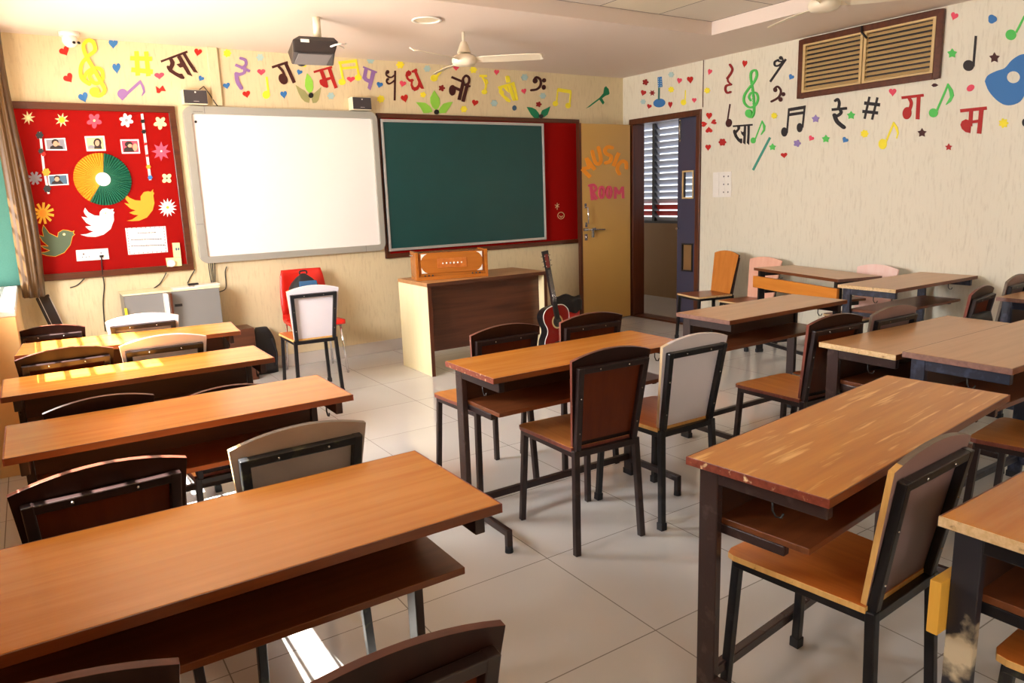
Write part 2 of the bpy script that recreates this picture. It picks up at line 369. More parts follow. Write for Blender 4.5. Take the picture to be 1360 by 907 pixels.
FC = {'red': rgb(196, 30, 16), 'dred': rgb(140, 20, 14), 'pink': rgb(232, 76, 100), 'blue': rgb(54, 118, 184), 'yellow': rgb(250, 234, 54),
      'lblue': rgb(176, 206, 204), 'purple': rgb(150, 112, 172), 'brown': rgb(66, 18, 14), 'black': rgb(34, 28, 30), 'green': rgb(84, 200, 90),
      'lime': rgb(150, 214, 74), 'khaki': rgb(160, 158, 104), 'dgreen': rgb(18, 128, 84), 'orange': rgb(252, 160, 36), 'teal': rgb(66, 152, 130),
      'slate': rgb(78, 110, 136), 'white': rgb(248, 242, 238), 'gold': rgb(240, 176, 40), 'cream': rgb(246, 232, 170), 'grey': rgb(150, 146, 158),
      'beige': rgb(226, 206, 150), 'forest': rgb(20, 100, 74), 'bird': rgb(84, 100, 74), 'hot': rgb(224, 84, 112), 'skin': rgb(214, 164, 132),
      'hair': rgb(40, 26, 24), 'lilacf': rgb(150, 130, 190), 'crimson': rgb(178, 28, 24)}
for k, c in FC.items(): M['f_'+k] = flat('foam_'+k, c, 0.65, bump=0.04, scale=150)

# ------------------------------------------------------------------ room shell
YB = -2.6
struct('floor', MB().bx(XL-.2, XR, YB, YF, -.1, 0), M['floor'], 'pale glossy square floor tiles')
struct('floor_corridor', MB().bx(XR, 7.4, 3.0, 10.0, -.1, 0), M['corr_floor'])
struct('wall_front', MB().bx(XL-.2, XR+.15, YF, YF+.18, 0, 2.95), M['wall'])
wr = MB()
wr.bx(XR, XR+.15, YB, 5.33, 0, 2.95).bx(XR, XR+.15, 6.34, YF, 0, 2.95).bx(XR, XR+.15, 5.33, 6.34, 2.2, 2.95)
struct('wall_right', wr, M['wall_r'])
struct('wall_back', MB().bx(XL-.2, XR+.15, YB-.15, YB, 0, 2.95), M['wall'])
ZS, ZT = 0.89, 2.18
wl = MB(); a, b = XL-.18, XL
wl.bx(a, b, YB, YF, 0, ZS).bx(a, b, YB, YF, ZT, 2.95)
for y0, y1 in ((YB, -2.4), (-1.4, 1.84), (2.36, 3.53), (6.36, YF)): wl.bx(a, b, y0, y1, ZS, ZT)
ZL = 1.16
for y0, y1 in ((-2.4, -1.4), (1.84, 2.36), (3.53, 4.78)): wl.bx(a, b, y0, y1, ZS, ZL)
struct('wall_left', wl, M['wall_l'])
struct('wall_left_ledge', MB().bx(XL, -.125, 4.78, YF, 0, ZS), M['wall_l'])
# ceiling: flat soffit with a raised tray
TX0, TX1, TY0, TY1, TH = 1.0, 4.955, -2.0, 4.435, 0.105
ce = MB()
ce.bx(XL-.2, XR, TY1, YF, CZ, CZ+.05).bx(XL-.2, XR, YB, TY0, CZ, CZ+.05).bx(XL-.2, TX0, TY0, TY1, CZ, CZ+.05).bx(TX1, XR, TY0, TY1, CZ, CZ+.05)
for q in ((TX0-.02, TX0, TY0-.02, TY1+.02), (TX1, TX1+.02, TY0-.02, TY1+.02), (TX0, TX1, TY0-.02, TY0), (TX0, TX1, TY1, TY1+.02)):
    ce.bx(*q, CZ+.05, CZ+TH+.03)
struct('ceiling', ce, M['ceiling'])
struct('ceiling_tray', MB().bx(TX0, TX1, TY0, TY1, CZ+TH, CZ+TH+.03), M['ceil_tile'])
struct('roof_slab', MB().bx(XL-.2, XR+.15, YB-.15, YF+.18, 2.95, 3.0), M['ceiling'])
struct('baseboard_front', MB().bx(-.12, 5.0, YF-.012, YF, 0, .11), M['skirt'], bevel=.002)
struct('baseboard_right', MB().bx(XR-.012, XR, YB, 5.26, 0, .11), M['skirt'], bevel=.002)
struct('trim_1', MB().bx(1.385, 1.462, YF-.03, YF, 2.24, CZ), M['wall'], 'boxed cream conduit strip above the whiteboard', bevel=.003)
struct('trim_2', MB().bx(XR-.004, XR, 5.290, 5.298, 2.24, CZ), M['brown_woodz'], 'dark vertical seam above the doorway')
struct('window_sill', MB().bx(XL-.12, -.12, 4.78, 6.42, ZS, ZS+.035), M['stone'], 'pale stone window sill', bevel=.006)
struct('wall_teal_panel', MB().bx(XL, -.085, 6.40, YF-.001, ZS+.036, 2.3), M['teal'], 'teal textured panel beside the window')
# windows in the left wall: steel frame with horizontal guard bars; the rear one is unseen, added for light
for n, (y0, y1, zb) in enumerate(((3.53, 4.78, ZL), (1.84, 2.36, ZL), (-2.4, -1.4, ZL), (4.78, 6.36, ZS+.035))):
    f = MB(); X = XL-.05
    f.bx(X-.02, X+.02, y0, y0+.025, zb, ZT).bx(X-.02, X+.02, y1-.025, y1, zb, ZT).bx(X-.02, X+.02, y0+.025, y1-.025, zb, zb+.02).bx(X-.02, X+.02, y0+.025, y1-.025, ZT-.03, ZT)
    wo = struct('window_%d' % (n+1+(n > 2)), f, M['black'], 'steel window frame in the left wall')
    g = MB(); z = zb+.10
    while z < ZT-.05: g.cyl((X, y0, z), (X, y1, z), .011, n=8); z += .146
    wb = g.build('guard_bars', M['black'], wo)
struct('wall_corridor_sunblock', MB().bx(XR, XR+.15, YF+.18, 10.0, 0, 2.9).bx(XR, XR+.15, 3.0, 3.9, 2.94, 2.949), M['wall'])  # unseen wall, added to keep the sun out of the corridor
struct('ground', MB().bx(-14, XL-.75, -8, 14, -1.2, -1.1), M['ground'], 'unseen ground plane added to bounce sunlight indoors')  # unseen plane, added to throw sunlight up to the ceiling

# doorway in the right wall
fr = MB()
fr.bx(XR-.025, XR+.15, 6.29, 6.355, 0, 2.165).bx(XR-.025, XR+.15, 5.305, 5.36, 0, 2.165).bx(XR-.025, XR+.15, 5.305, 6.355, 2.165, 2.225)
struct('door_frame', fr, M['brown_woodz'], 'dark brown double door frame', bevel=.004)
struct('trim_3', MB().bx(XR-.02, XR+.15, 5.36, 6.29, 0, .02), M['brown_wood'], 'brown door threshold')
# yellow leaf, swung open flat against the front wall
yl = MB().bx(5.055, 5.755, 6.302, 6.336, .012, 2.165)
d1 = struct('door_1', yl, M['yellow_door'], 'ochre yellow door leaf swung open against the front wall', bevel=.002)
lip = MB().bx(5.026, 5.055, 6.298, 6.340, .012, 2.168).build('lipping', M['brown_woodz'], d1)
def yd(px, py): return on_y(px, py, 6.302)
a0, b0 = yd(777.5, 274), yd(778.5, 298)
hd = MB().tube([a0, a0+Vector((0, -.04, -.012)), (a0+b0)/2+Vector((0, -.045, 0)), b0+Vector((0, -.04, .012)), b0], .008).bx(a0.x-.015, a0.x+.015, 6.298, 6.302, a0.z-.02, a0.z+.03).bx(b0.x-.015, b0.x+.015, 6.298, 6.302, b0.z-.03, b0.z+.02).build('pull_handle', M['chrome'], d1)
a0, b0 = yd(774.5, 305), yd(802, 304.5)
MB().cyl(a0+Vector((0, -.02, 0)), b0+Vector((0, -.02, 0)), .0075).bx(a0.x, a0.x+.05, 6.276, 6.302, a0.z-.014, a0.z+.014).bx(a0.x+.12, a0.x+.16, 6.276, 6.302, a0.z-.014, a0.z+.014).bx(a0.x+.10, a0.x+.125, 6.266, 6.285, a0.z-.09, a0.z+.01).build('bolt', M['steel'], d1)
c0 = yd(778, 315); MB().bx(c0.x-.02, c0.x+.02, 6.296, 6.302, c0.z-.035, c0.z+.035).cyl(c0+Vector((0, 0, 0)), c0+Vector((0, -.02, 0)), .012).build('lock', M['chrome'], d1)
# navy leaf, shut
y0, y1 = 5.36, 5.645
def hole_leaf(m, z0, z1, w0, w1):
    pass
nl = MB(); xa, xb = XR+.02, XR+.055
wins = ((.59, .865), (1.355, 1.62)); wy0, wy1 = 5.43, 5.565
nl.bx(xa, xb, y0, wy0, .012, 2.165).bx(xa, xb, wy1, y1, .012, 2.165)
zs = [.012]+[v for q in wins for v in q]+[2.165]
for i in (0, 2, 4): nl.bx(xa, xb, wy0, wy1, zs[i], zs[i+1])
d2 = struct('door_2', nl, M['navy'], 'navy laminated door leaf standing shut')
for k, (z0, z1) in enumerate(wins):
    MB().bx(xa-.008, xa+.004, wy0-.012, wy0+.004, z0-.012, z1+.012).bx(xa-.008, xa+.004, wy1-.004, wy1+.012, z0-.012, z1+.012).bx(xa-.008, xa+.004, wy0+.004, wy1-.004, z0-.012, z0+.004).bx(xa-.008, xa+.004, wy0+.004, wy1-.004, z1-.004, z1+.012).build('window_bead', M['tan_slat' if k else 'black'], d2)
    MB().bx(xa+.012, xa+.018, wy0, wy1, z0, z1).build('pane', M['glass'] if k else M['corr_wall'], d2)
MB().bx(xa-.012, xa, 5.60, 5.62, 1.93, 2.15).cyl((xa-.02, 5.61, 1.95), (xa-.02, 5.61, 2.14), .006).build('bolt', M['steel'], d2)
MB().cyl((xa, 5.63, 1.03), (xa-.03, 5.63, 1.03), .012).build('latch_knob', M['chrome'], d2)
# corridor outside: parapet, slatted screen
XC = 7.15
struct('wall_corridor', MB().bx(XC, XC+.12, 4.0, 10.0, 0, 1.0), M['corr_wall'], 'brown corridor parapet')
struct('wall_corridor_end', MB().bx(XR+.15, 7.3, 3.9, 4.0, 0, 2.9), M['corr_wall'])
struct('ceiling_corridor', MB().bx(XR+.15, 7.4, 3.0, 10.0, 2.75, 2.9), M['ceiling'])
lf = MB()
for y in (4.6, 6.0, 7.37, 8.6): lf.bx(XC-.005, XC+.095, y-.02, y+.02, 1.03, 2.75)
lf.bx(XC+.01, XC+.09, 4.0, 9.9, 1.0, 1.03)
lw = struct('window_4', lf, M['slat_dark'], 'slatted screen of the corridor')
sl = MB(); z = 1.05
while z < 2.7:
    mi = 1 if 1.12 < z < 1.28 else 0
    sl.beam((XC+.05, 4.0, z), (XC+.05, 9.9, z), .074, .004, mi, up=(1, 0, .6)); z += .082
    
sl.build('louvre_slats', [M['slat'], M['slat_reflect']], lw)

# ------------------------------------------------------------------ boards on the front wall
def px_y(px, py, d=0.0): return on_y(px, py, YF-d)
def board(name, label, cat, x0, x1, z0, z1, fw, fd, sheet, frame, sides=(1, 1, 1, 1)):
    t = thing(name, label, cat, ((x0+x1)/2, YF, z0))
    ox, oz = (x0+x1)/2, z0
    MB().bx(x0-ox, x1-ox, -.02, 0, 0, z1-z0).build('panel', sheet, t)
    if sides[0]: MB().bx(x0-ox, x0-ox+fw, -fd, 0, 0, z1-z0).build('frame_rail', frame, t, .004)
    if sides[1]: MB().bx(x1-ox-fw, x1-ox, -fd, 0, 0, z1-z0).build('frame_rail', frame, t, .004)
    if sides[2]: MB().bx(x0-ox, x1-ox, -fd-.002, 0, 0, fw).build('frame_rail', frame, t, .004)
    if sides[3]: MB().bx(x0-ox, x1-ox, -fd-.002, 0, z1-z0-fw, z1-z0).build('frame_rail', frame, t, .004)
    return t
board('pin_board', 'red pin board in a brown frame, covered with paper birds and photos', 'board', -.06, 1.095, .935, 2.222, .05, .034, M['red_felt'], M['brown_wood'])
board('pin_board', 'red board behind and to the right of the green chalkboard, with chalk marks', 'board', 2.80, 5.155, .895, 2.222, .042, .03, M['red_felt'], M['brown_wood'])
# whiteboard
def rrect(x0, x1, z0, z1, r, n=8):
    o = []
    for cx, cz, a in ((x1-r, z0+r, -90), (x1-r, z1-r, 0), (x0+r, z1-r, 90), (x0+r, z0+r, 180)):
        for i in range(n+1): t = math.radians(a+90*i/n); o.append((cx+r*math.cos(t), cz+r*math.sin(t)))
    return o
t = thing('whiteboard', 'large white interactive board with a rounded silver frame', 'whiteboard', (1.967, YF, .978))
W0, W1, Z0, Z1 = 1.148-1.967, 2.790-1.967, 0, 1.25
MB().bx(W0+.05, W1-.05, -.03, 0, .05, Z1-.05).build('writing_surface', M['white_board'], t)
out = [(x, 0, z) for x, z in rrect(W0, W1, Z0, Z1, .07)]; inn = [(x, 0, z) for x, z in rrect(W0+.06, W1-.05, Z0+.055, Z1-.06, .015)]
MB().prism(out, (0, -1, 0), .055, hole=inn).build('frame', M['silver'], t, .008)
MB().cyl((W0+.09, -.031, Z1-.12), (W0+.09, -.036, Z1-.12), .010).build('marker_dot', M['dark_pl'], t)
MB().bx(W0+.16, W0+.163, -.0565, -.05, Z1-.058, Z1).bx(W1-.20, W1-.197, -.0565, -.05, 0, .055).bx(W0, W0+.055, -.0565, -.05, .32, .323).build('frame_joint', M['grey_pl'], t)
mk = MB()
for i in range(9): mk.bx(W0+.075+i*.008, W0+.080+i*.008, -.0565, -.05, Z1-.047, Z1-.041)
mk.build('frame_lettering', M['grey_pl'], t)
# chalkboard
t = thing('chalkboard', 'dark green chalkboard in a thin aluminium frame', 'chalkboard', (3.735, YF-.034, .962))
a0, b0, hh = -.915, .918, 1.205
MB().bx(a0, b0, -.018, 0, 0, hh).build('writing_surface', M['green_board'], t)
for q in ((a0, a0+.022, 0, hh), (b0-.022, b0, 0, hh), (a0+.022, b0-.022, 0, .026), (a0+.022, b0-.022, hh-.026, hh)):
    MB().bx(q[0], q[1], -.030, 0, q[2], q[3]).build('frame_rail', M['alu'], t, .003)
# chalk scribbles on the right red board
def wallpts(fn, crop, pts):
    x0, y0, s = CROP[crop]; return [fn(x0+p[0]/s, y0+p[1]/s) for p in pts]
CROP = {'A': (60, 40, 8.5), 'B': (200, 40, 8.5), 'C': (340, 55, 8.5), 'D': (480, 60, 8.5), 'E': (600, 70, 8.5), 'F': (920, 70, 6.48),
        'G': (1060, 100, 7.556), 'H': (1220, 0, 4.536), 'I': (740, 80, 6.168), 'J': (0, 130, 6.48), 'K': (100, 140, 7.56), 'L': (100, 250, 7.556),
        'M': (0, 260, 5.04), 'N': (760, 150, 6.978), 'O': (680, 227, 4.0), 'P': (0, 0, 1.0),
        'Q': (965, 155, 19.92), 'R': (210, 60, 17.92), 'S': (415, 80, 15.81), 'T': (505, 85, 17.92), 'U': (660, 90, 17.92), 'V': (768, 185, 9.957)}

# ------------------------------------------------------------------ foam stickers on the walls
WALLS = {'front': (lambda px, py: on_y(px, py, YF), Vector((0, -1, 0))), 'right': (lambda px, py: on_x(px, py, XR), Vector((-1, 0, 0))),
         'board': (lambda px, py: on_y(px, py, YF-.02), Vector((0, -1, 0))), 'door': (lambda px, py: on_y(px, py, 6.302), Vector((0, -1, 0))),
         'rboard': (lambda px, py: on_y(px, py, YF-.02), Vector((0, -1, 0)))}
def heart_pts(x, y, w_, h_, rot):
    o = []; c, s = math.cos(math.radians(rot)), math.sin(math.radians(rot))
    for i in range(28):
        t = 2*PI*i/28
        hx = 16*math.sin(t)**3/32*w_; hy = -(13*math.cos(t)-5*math.cos(2*t)-2*math.cos(3*t)-math.cos(4*t)+2.5)/29*h_
        o.append((x+hx*c-hy*s, y+hx*s+hy*c))
    return o
def ell_pts(x, y, rx, ry, rot=0, n=22):
    c, s = math.cos(math.radians(rot)), math.sin(math.radians(rot))
    return [(x+rx*math.cos(2*PI*i/n)*c-ry*math.sin(2*PI*i/n)*s, y+rx*math.cos(2*PI*i/n)*s+ry*math.sin(2*PI*i/n)*c) for i in range(n)]
def flower_pts(x, y, r, n=6, dep=.35, rot=0, ryf=1.0):
    o = []; k = max(48, n*8)
    for i in range(k):
        t = 2*PI*i/k; q = r*(1-dep+dep*abs(math.cos(n*(t)/2))**1.2)
        o.append((x+q*math.cos(t+math.radians(rot)), y+ryf*q*math.sin(t+math.radians(rot))))
    return o
def star_pts(x, y, r, n=5, inner=.45, rot=-90):
    return [(x+(r if i % 2 == 0 else r*inner)*math.cos(math.radians(rot)+PI*i/n), y+(r if i % 2 == 0 else r*inner)*math.sin(math.radians(rot)+PI*i/n)) for i in range(2*n)]
def elems(mb, fn, N, crop, els, t=.004, off=0.0, mi=0):
    for e in els:
        k = e[0]; polys = []; hole = None
        if k == 'h': polys = [heart_pts(*e[1:])]
        elif k == 'd': polys = [ell_pts(*e[1:])]
        elif k == 'f': polys = [flower_pts(*e[1:])]
        elif k == 'x': polys = [star_pts(*e[1:])]
        elif k == 'p': polys = [e[1]]; hole = e[2] if len(e) > 2 else None
        elif k in ('s', 'c'):
            pts = e[1] if k == 's' else crom(e[1], 5); wd = e[2]
            for i in range(len(pts)-1):
                ax, ay = pts[i][:2]; bx_, by = pts[i+1][:2]; l = math.hypot(bx_-ax, by-ay)
                if l < 1e-6: continue
                nx, ny = -(by-ay)/l*wd/2, (bx_-ax)/l*wd/2
                polys.append([(ax+nx, ay+ny), (bx_+nx, by+ny), (bx_-nx, by-ny), (ax-nx, ay-ny)])
            r = range(len(pts)) if k == 'c' else range(1, len(pts)-1)
            for i in r: polys.append(ell_pts(pts[i][0], pts[i][1], wd/2, wd/2, 0, 10))
        for p in polys:
            t += .00007
            P = [q+N*off for q in wallpts(fn, crop, p)]
            hl = [q+N*off for q in wallpts(fn, crop, hole)] if hole else None
            mb.prism(P, N, t, mi, hole=hl)
    return mb
def sticker(wall, crop, name, label, cat, group, color, els, parts=None, t=.004):
    fn, N = WALLS[wall]
    mb = elems(MB(), fn, N, crop, els, t)
    n = len(mb.v); org = Vector((sum(v[0] for v in mb.v)/n, sum(v[1] for v in mb.v)/n, sum(v[2] for v in mb.v)/n))
    if wall == 'right': org.x = XR
    elif wall == 'front': org.y = YF
    elif wall in ('board', 'rboard'): org.y = YF-.02
    else: org.y = 6.302
    if not parts:
        return tag(mb.build(name, M['f_'+color], None, org=org, weld=False), label, cat, group)
    r = thing(name, label, cat, org, 0, group)
    ob = mb.build(parts[0], M['f_'+color], r, org=org, weld=False); ob.location = (0, 0, 0)
    for q in parts[1:]:
        pn, pc, pe = q[:3]; off = q[3] if len(q) > 3 else t; tt = q[4] if len(q) > 4 else .004
        o2 = elems(MB(), fn, N, crop, pe, tt, off).build(pn, M[pc if pc in M else 'f_'+pc], r, org=org, weld=False); o2.location = (0, 0, 0)
    return r
HG, FG, NG, SG = 'foam hearts on the walls', 'foam flowers and stars on the walls', 'foam music notes on the walls', 'foam note-name letters on the walls'
def heart(wall, crop, label, color, *a): return sticker(wall, crop, 'heart_sticker', label, 'heart', HG, color, [('h',)+a])
def flower(wall, crop, label, color, x, y, r, n=6, dep=.35, rot=0): return sticker(wall, crop, 'flower_sticker', label, 'flower', FG, color, [('f', x, y, r, n, dep, rot)])
def star(wall, crop, label, color, x, y, r, n=5, inner=.55, rot=-90): return sticker(wall, crop, 'star_sticker', label, 'star', FG, color, [('x', x, y, r, n, inner, rot)])
def note(wall, crop, label, color, els): return sticker(wall, crop, 'music_note_sticker', label, 'music note', NG, color, els)
def letter(wall, crop, label, color, els): return sticker(wall, crop, 'letter_sticker', label, 'letter', SG, color, els)
F_ = 'front'; R_ = 'right'
# left stretch of the front wall
heart(F_, 'A', 'red heart directly under the white dome camera', 'red', 222, 243, 118, 105, -28)
heart(F_, 'A', 'red heart at the far left, the lower one just above the red pin board', 'red', 268, 548, 110, 110, -35)
heart(F_, 'A', 'blue heart touching the lower left of the yellow treble clef', 'blue', 435, 765, 112, 115, -22)
note(F_, 'A', 'large yellow treble clef at the far left of the front wall', 'yellow',
     [('c', [(590, 520), (555, 470), (500, 520), (560, 600), (640, 570), (640, 460), (560, 430), (470, 480), (440, 560), (500, 600)], 42), ('c', [(500, 610), (410, 540), (405, 400), (480, 300), (560, 230), (540, 140), (480, 120), (430, 180), (460, 290), (540, 430), (630, 590), (670, 680), (620, 740), (540, 730)], 42), ('d', 555, 695, 58, 48, 0)])
heart(F_, 'A', 'blue heart tucked under the ceiling right of the yellow treble clef', 'blue', 768, 160, 105, 108, 0)
heart(F_, 'A', 'blue heart hanging between the yellow treble clef and the yellow sharp', 'blue', 806, 437, 92, 122, -6)
note(F_, 'A', 'yellow sharp sign left of the brown leaning syllable', 'yellow',
     [('s', [(1030, 238), (1045, 515)], 52), ('s', [(1138, 242), (1165, 520)], 50), ('s', [(958, 318), (1205, 325)], 50), ('s', [(972, 447), (1215, 472)], 52)])
note(F_, 'A', 'purple quaver lying on its side above the red pin board', 'purple',
     [('d', 872, 718, 58, 55, 0), ('p', [(825, 750), (920, 750), (872, 795)]), ('s', [(915, 725), (1075, 580)], 34), ('p', [(1062, 590), (1075, 562), (1118, 640), (1130, 700), (1100, 738), (1085, 745), (1105, 690), (1085, 630)])])
heart(F_, 'A', 'flat pink heart below the yellow sharp', 'pink', 1288, 520, 112, 75, -4)
sticker(F_, 'B', 'bow_sticker', 'small red foam bow under the flat pink heart', 'bow', None, 'red', [('p', [(58, 632), (100, 662), (136, 624), (172, 690), (122, 686), (100, 712), (70, 708)])])
letter(F_, 'R', 'dark brown slanting syllable sa above the left speaker', 'brown',
       [('s', [(65, 390), (695, 155)], 52), ('p', [(585, 225), (648, 188), (760, 375), (950, 660), (845, 640), (720, 455)]),
        ('p', [(445, 285), (528, 235), (640, 425), (815, 742), (700, 700), (590, 520), (520, 537), (435, 455), (520, 430), (500, 370)]),
        ('p', [(250, 330), (335, 305), (390, 400), (388, 470), (335, 580), (420, 640), (500, 680), (570, 680), (630, 780), (610, 808), (540, 800), (400, 722), (260, 632), (205, 545), (200, 500), (225, 485), (268, 500), (290, 430), (275, 375)])])
heart(F_, 'B', 'red heart at the upper right of the brown syllable sa', 'red', 533, 255, 88, 86, 10)
heart(F_, 'B', 'small blue heart right above the left speaker', 'blue', 566, 550, 66, 62, 30)
heart(F_, 'B', 'pink heart stuck on the boxed conduit strip', 'pink', 712, 505, 78, 80, -20)
flower(F_, 'B', 'yellow flower at the top right of the conduit strip', 'yellow', 865, 262, 46, 7, .3)
letter(F_, 'B', 'purple syllable re between conduit strip and projector', 'purple',
       [('c', [(1015, 318), (1068, 340), (1075, 390), (1032, 430)], 32), ('s', [(955, 392), (1120, 465)], 28), ('c', [(1060, 430), (1055, 480), (1005, 500), (962, 490)], 34), ('c', [(965, 495), (978, 580), (1022, 655)], 42)])
flower(F_, 'B', 'pale blue flower at the upper right of the purple syllable', 'lblue', 1235, 308, 44, 6, .35)
heart(F_, 'B', 'pink heart directly above the leftmost yellow drop-shaped note', 'pink', 1248, 478, 92, 72, 0)
heart(F_, 'B', 'blue heart low beside the conduit strip, left of the purple syllable', 'blue', 858, 633, 80, 72, -12)
heart(F_, 'B', 'red heart at the foot of the purple syllable', 'red', 1083, 728, 86, 80, -12)
note(F_, 'B', 'yellow drop-shaped note left of the dark brown syllable ga', 'yellow', [('s', [(1308, 528), (1332, 715)], 22), ('d', 1305, 730, 42, 46, 0)])
letter(F_, 'C', 'dark brown slanting syllable ga left of the projector', 'brown',
       [('s', [(180, 293), (358, 235)], 28), ('s', [(335, 250), (432, 468)], 38), ('c', [(255, 285), (300, 335), (320, 385)], 28), ('d', 305, 425, 48, 64, -28)])
heart(F_, 'C', 'blue heart low under the brown syllable ga', 'blue', 313, 605, 74, 86, -8)
heart(F_, 'C', 'small blue heart between brown ga and red ma', 'blue', 488, 352, 64, 60, 20)
flower(F_, 'C', 'yellow flower half hidden behind the projector', 'yellow', 540, 258, 36, 6, .3)
sticker(F_, 'C', 'leaf_sticker', 'leaf sticker with one lime and two khaki leaves above the whiteboard', 'leaf', 'foam leaf sprigs above the boards', 'lime',
        [('p', [(575, 360), (612, 400), (640, 450), (646, 520), (635, 560), (605, 585), (570, 550), (552, 500), (555, 430)])],
        ['leaf', ('leaf', 'khaki', [('p', [(445, 490), (500, 528), (550, 558), (585, 605), (605, 650), (598, 694), (550, 680), (510, 640), (478, 580)])], 0),
         ('leaf', 'khaki', [('p', [(735, 515), (722, 590), (705, 660), (680, 692), (640, 696), (628, 650), (640, 600), (690, 555)])], 0), ('berry', 'black', [('d', 618, 610, 28, 30, 0)])])
letter(F_, 'S', 'red slanting syllable ma right of the projector on the front wall', 'crimson',
       [('s', [(25, 250), (408, 142)], 46), ('p', [(318, 185), (388, 165), (460, 390), (530, 575), (465, 597), (388, 400)]),
        ('p', [(150, 235), (222, 215), (282, 372), (388, 345), (400, 398), (300, 430), (332, 558), (305, 582), (230, 560), (165, 510), (145, 452), (150, 412), (205, 395)])])
flower(F_, 'C', 'pale blue flower just left of the right speaker', 'lblue', 845, 615, 42, 6, .35)
note(F_, 'C', 'yellow beamed notes above the right speaker', 'yellow',
     [('s', [(930, 243), (1138, 218)], 34), ('s', [(955, 306), (1150, 290)], 28), ('s', [(948, 235), (985, 450)], 24), ('s', [(1128, 215), (1165, 410)], 22), ('d', 970, 458, 40, 36, 0), ('d', 1152, 410, 38, 34, 0)])
heart(F_, 'C', 'pink heart between the legs of the yellow beamed notes', 'pink', 1070, 432, 92, 64, 0)
flower(F_, 'C', 'pale blue flower above the purple syllable pa', 'lblue', 1293, 213, 42, 6, .35)
letter(F_, 'S', 'purple slanting syllable pa above the right speaker', 'purple',
       [('s', [(1060, 140), (1352, 258)], 32), ('p', [(1090, 160), (1162, 185), (1132, 345), (1150, 385), (1200, 398), (1240, 208), (1328, 240), (1280, 410), (1216, 632), (1157, 585), (1178, 478), (1095, 435), (1047, 372)])])
heart(F_, 'D', 'blue heart between purple pa and the dark double-curl sign', 'blue', 203, 452, 72, 66, 14)
flower(F_, 'D', 'yellow flower right of the right speaker', 'yellow', 218, 608, 44, 7, .3)
letter(F_, 'T', 'thin dark double-curl sign with a long straight tail', 'brown',
       [('s', [(352, 160), (340, 868)], 44), ('d', 172, 190, 44, 46, 0), ('c', [(138, 200), (142, 262), (200, 310), (270, 315), (340, 262)], 38), ('d', 172, 365, 34, 30, 0), ('c', [(152, 375), (152, 430), (200, 473), (262, 448), (338, 385)], 38)])
flower(F_, 'D', 'yellow flower above the gap before the red syllable dha', 'yellow', 437, 222, 46, 6, .35)
heart(F_, 'D', 'pink heart left of the red syllable dha', 'pink', 464, 440, 74, 70, 14)
heart(F_, 'D', 'red heart below the red syllable dha', 'red', 488, 605, 80, 88, -16)
letter(F_, 'T', 'red slanting syllable dha left of the ceiling fan', 'crimson',
       [('p', [(700, 287), (742, 240), (730, 188), (670, 145), (615, 190), (597, 270), (625, 360), (688, 420), (725, 430), (718, 500), (750, 600), (820, 647), (900, 612), (932, 545), (982, 592), (1042, 587), (960, 400), (868, 182), (880, 140), (852, 103), (740, 165), (760, 208), (808, 202), (902, 432), (890, 500), (850, 545), (800, 550), (765, 490), (770, 420), (802, 385), (765, 352), (700, 366), (660, 322), (665, 287)])])
flower(F_, 'D', 'yellow blossom above the tip of the lime leaf sprig', 'yellow', 695, 560, 34, 5, .3)
flower(F_, 'D', 'pale blue flower behind the left fan blade', 'lblue', 742, 265, 40, 6, .3)
note(F_, 'D', 'yellow note under the left fan blade', 'yellow', [('d', 820, 372, 40, 38, 0), ('s', [(850, 355), (915, 265)], 26)])
flower(F_, 'D', 'dark red blossom left of the dark syllable ni', 'dred', 906, 485, 38, 5, .4)
heart(F_, 'D', 'pink heart just under the fan motor', 'pink', 1068, 258, 70, 66, 0)
sticker(F_, 'D', 'leaf_sticker', 'lime three-leaf sprig with black berry on the chalkboard rail', 'leaf', 'foam leaf sprigs above the boards', 'lime',
        [('p', [(820, 510), (850, 555), (880, 602), (886, 660), (870, 705), (840, 732), (800, 700), (778, 650), (776, 590)])],
        ['leaf', ('leaf', 'lime', [('p', [(615, 645), (670, 645), (720, 652), (770, 690), (795, 725), (800, 752), (750, 766), (700, 768), (665, 705)])], 0),
         ('leaf', 'lime', [('p', [(1030, 640), (980, 644), (925, 660), (890, 700), (870, 745), (880, 768), (950, 766), (995, 700)])], 0), ('berry', 'black', [('d', 845, 755, 28, 28, 0)])])
letter(F_, 'D', 'dark syllable ni with a loop, under the fan', 'brown',
       [('s', [(1015, 360), (1140, 412)], 26), ('c', [(1150, 430), (1146, 380), (1178, 345), (1212, 370), (1208, 425), (1172, 450)], 26), ('s', [(1146, 420), (1100, 618)], 36), ('s', [(1196, 440), (1144, 638)], 36), ('s', [(1150, 445), (1228, 466)], 18), ('s', [(1122, 512), (1045, 478)], 30), ('d', 1025, 510, 38, 60, 0)])
flower(F_, 'D', 'yellow flower to the upper right of the fan motor', 'yellow', 1263, 278, 42, 6, .35)
heart(F_, 'D', 'red heart right of the feet of the dark syllable ni', 'red', 1280, 655, 72, 72, 12)
flower(F_, 'D', 'yellow flower on the rail line below the dark syllable ni', 'yellow', 1155, 722, 40, 6, .3)
note(F_, 'E', 'yellow curled note right of the dark syllable ni', 'yellow', [('s', [(312, 262), (396, 265)], 26), ('c', [(345, 275), (385, 360), (370, 430)], 20), ('c', [(362, 300), (392, 312), (402, 345)], 14), ('d', 366, 442, 30, 28, 0)])
heart(F_, 'E', 'pink heart above the yellow syllable sa on the front wall', 'pink', 505, 224, 56, 60, 4)
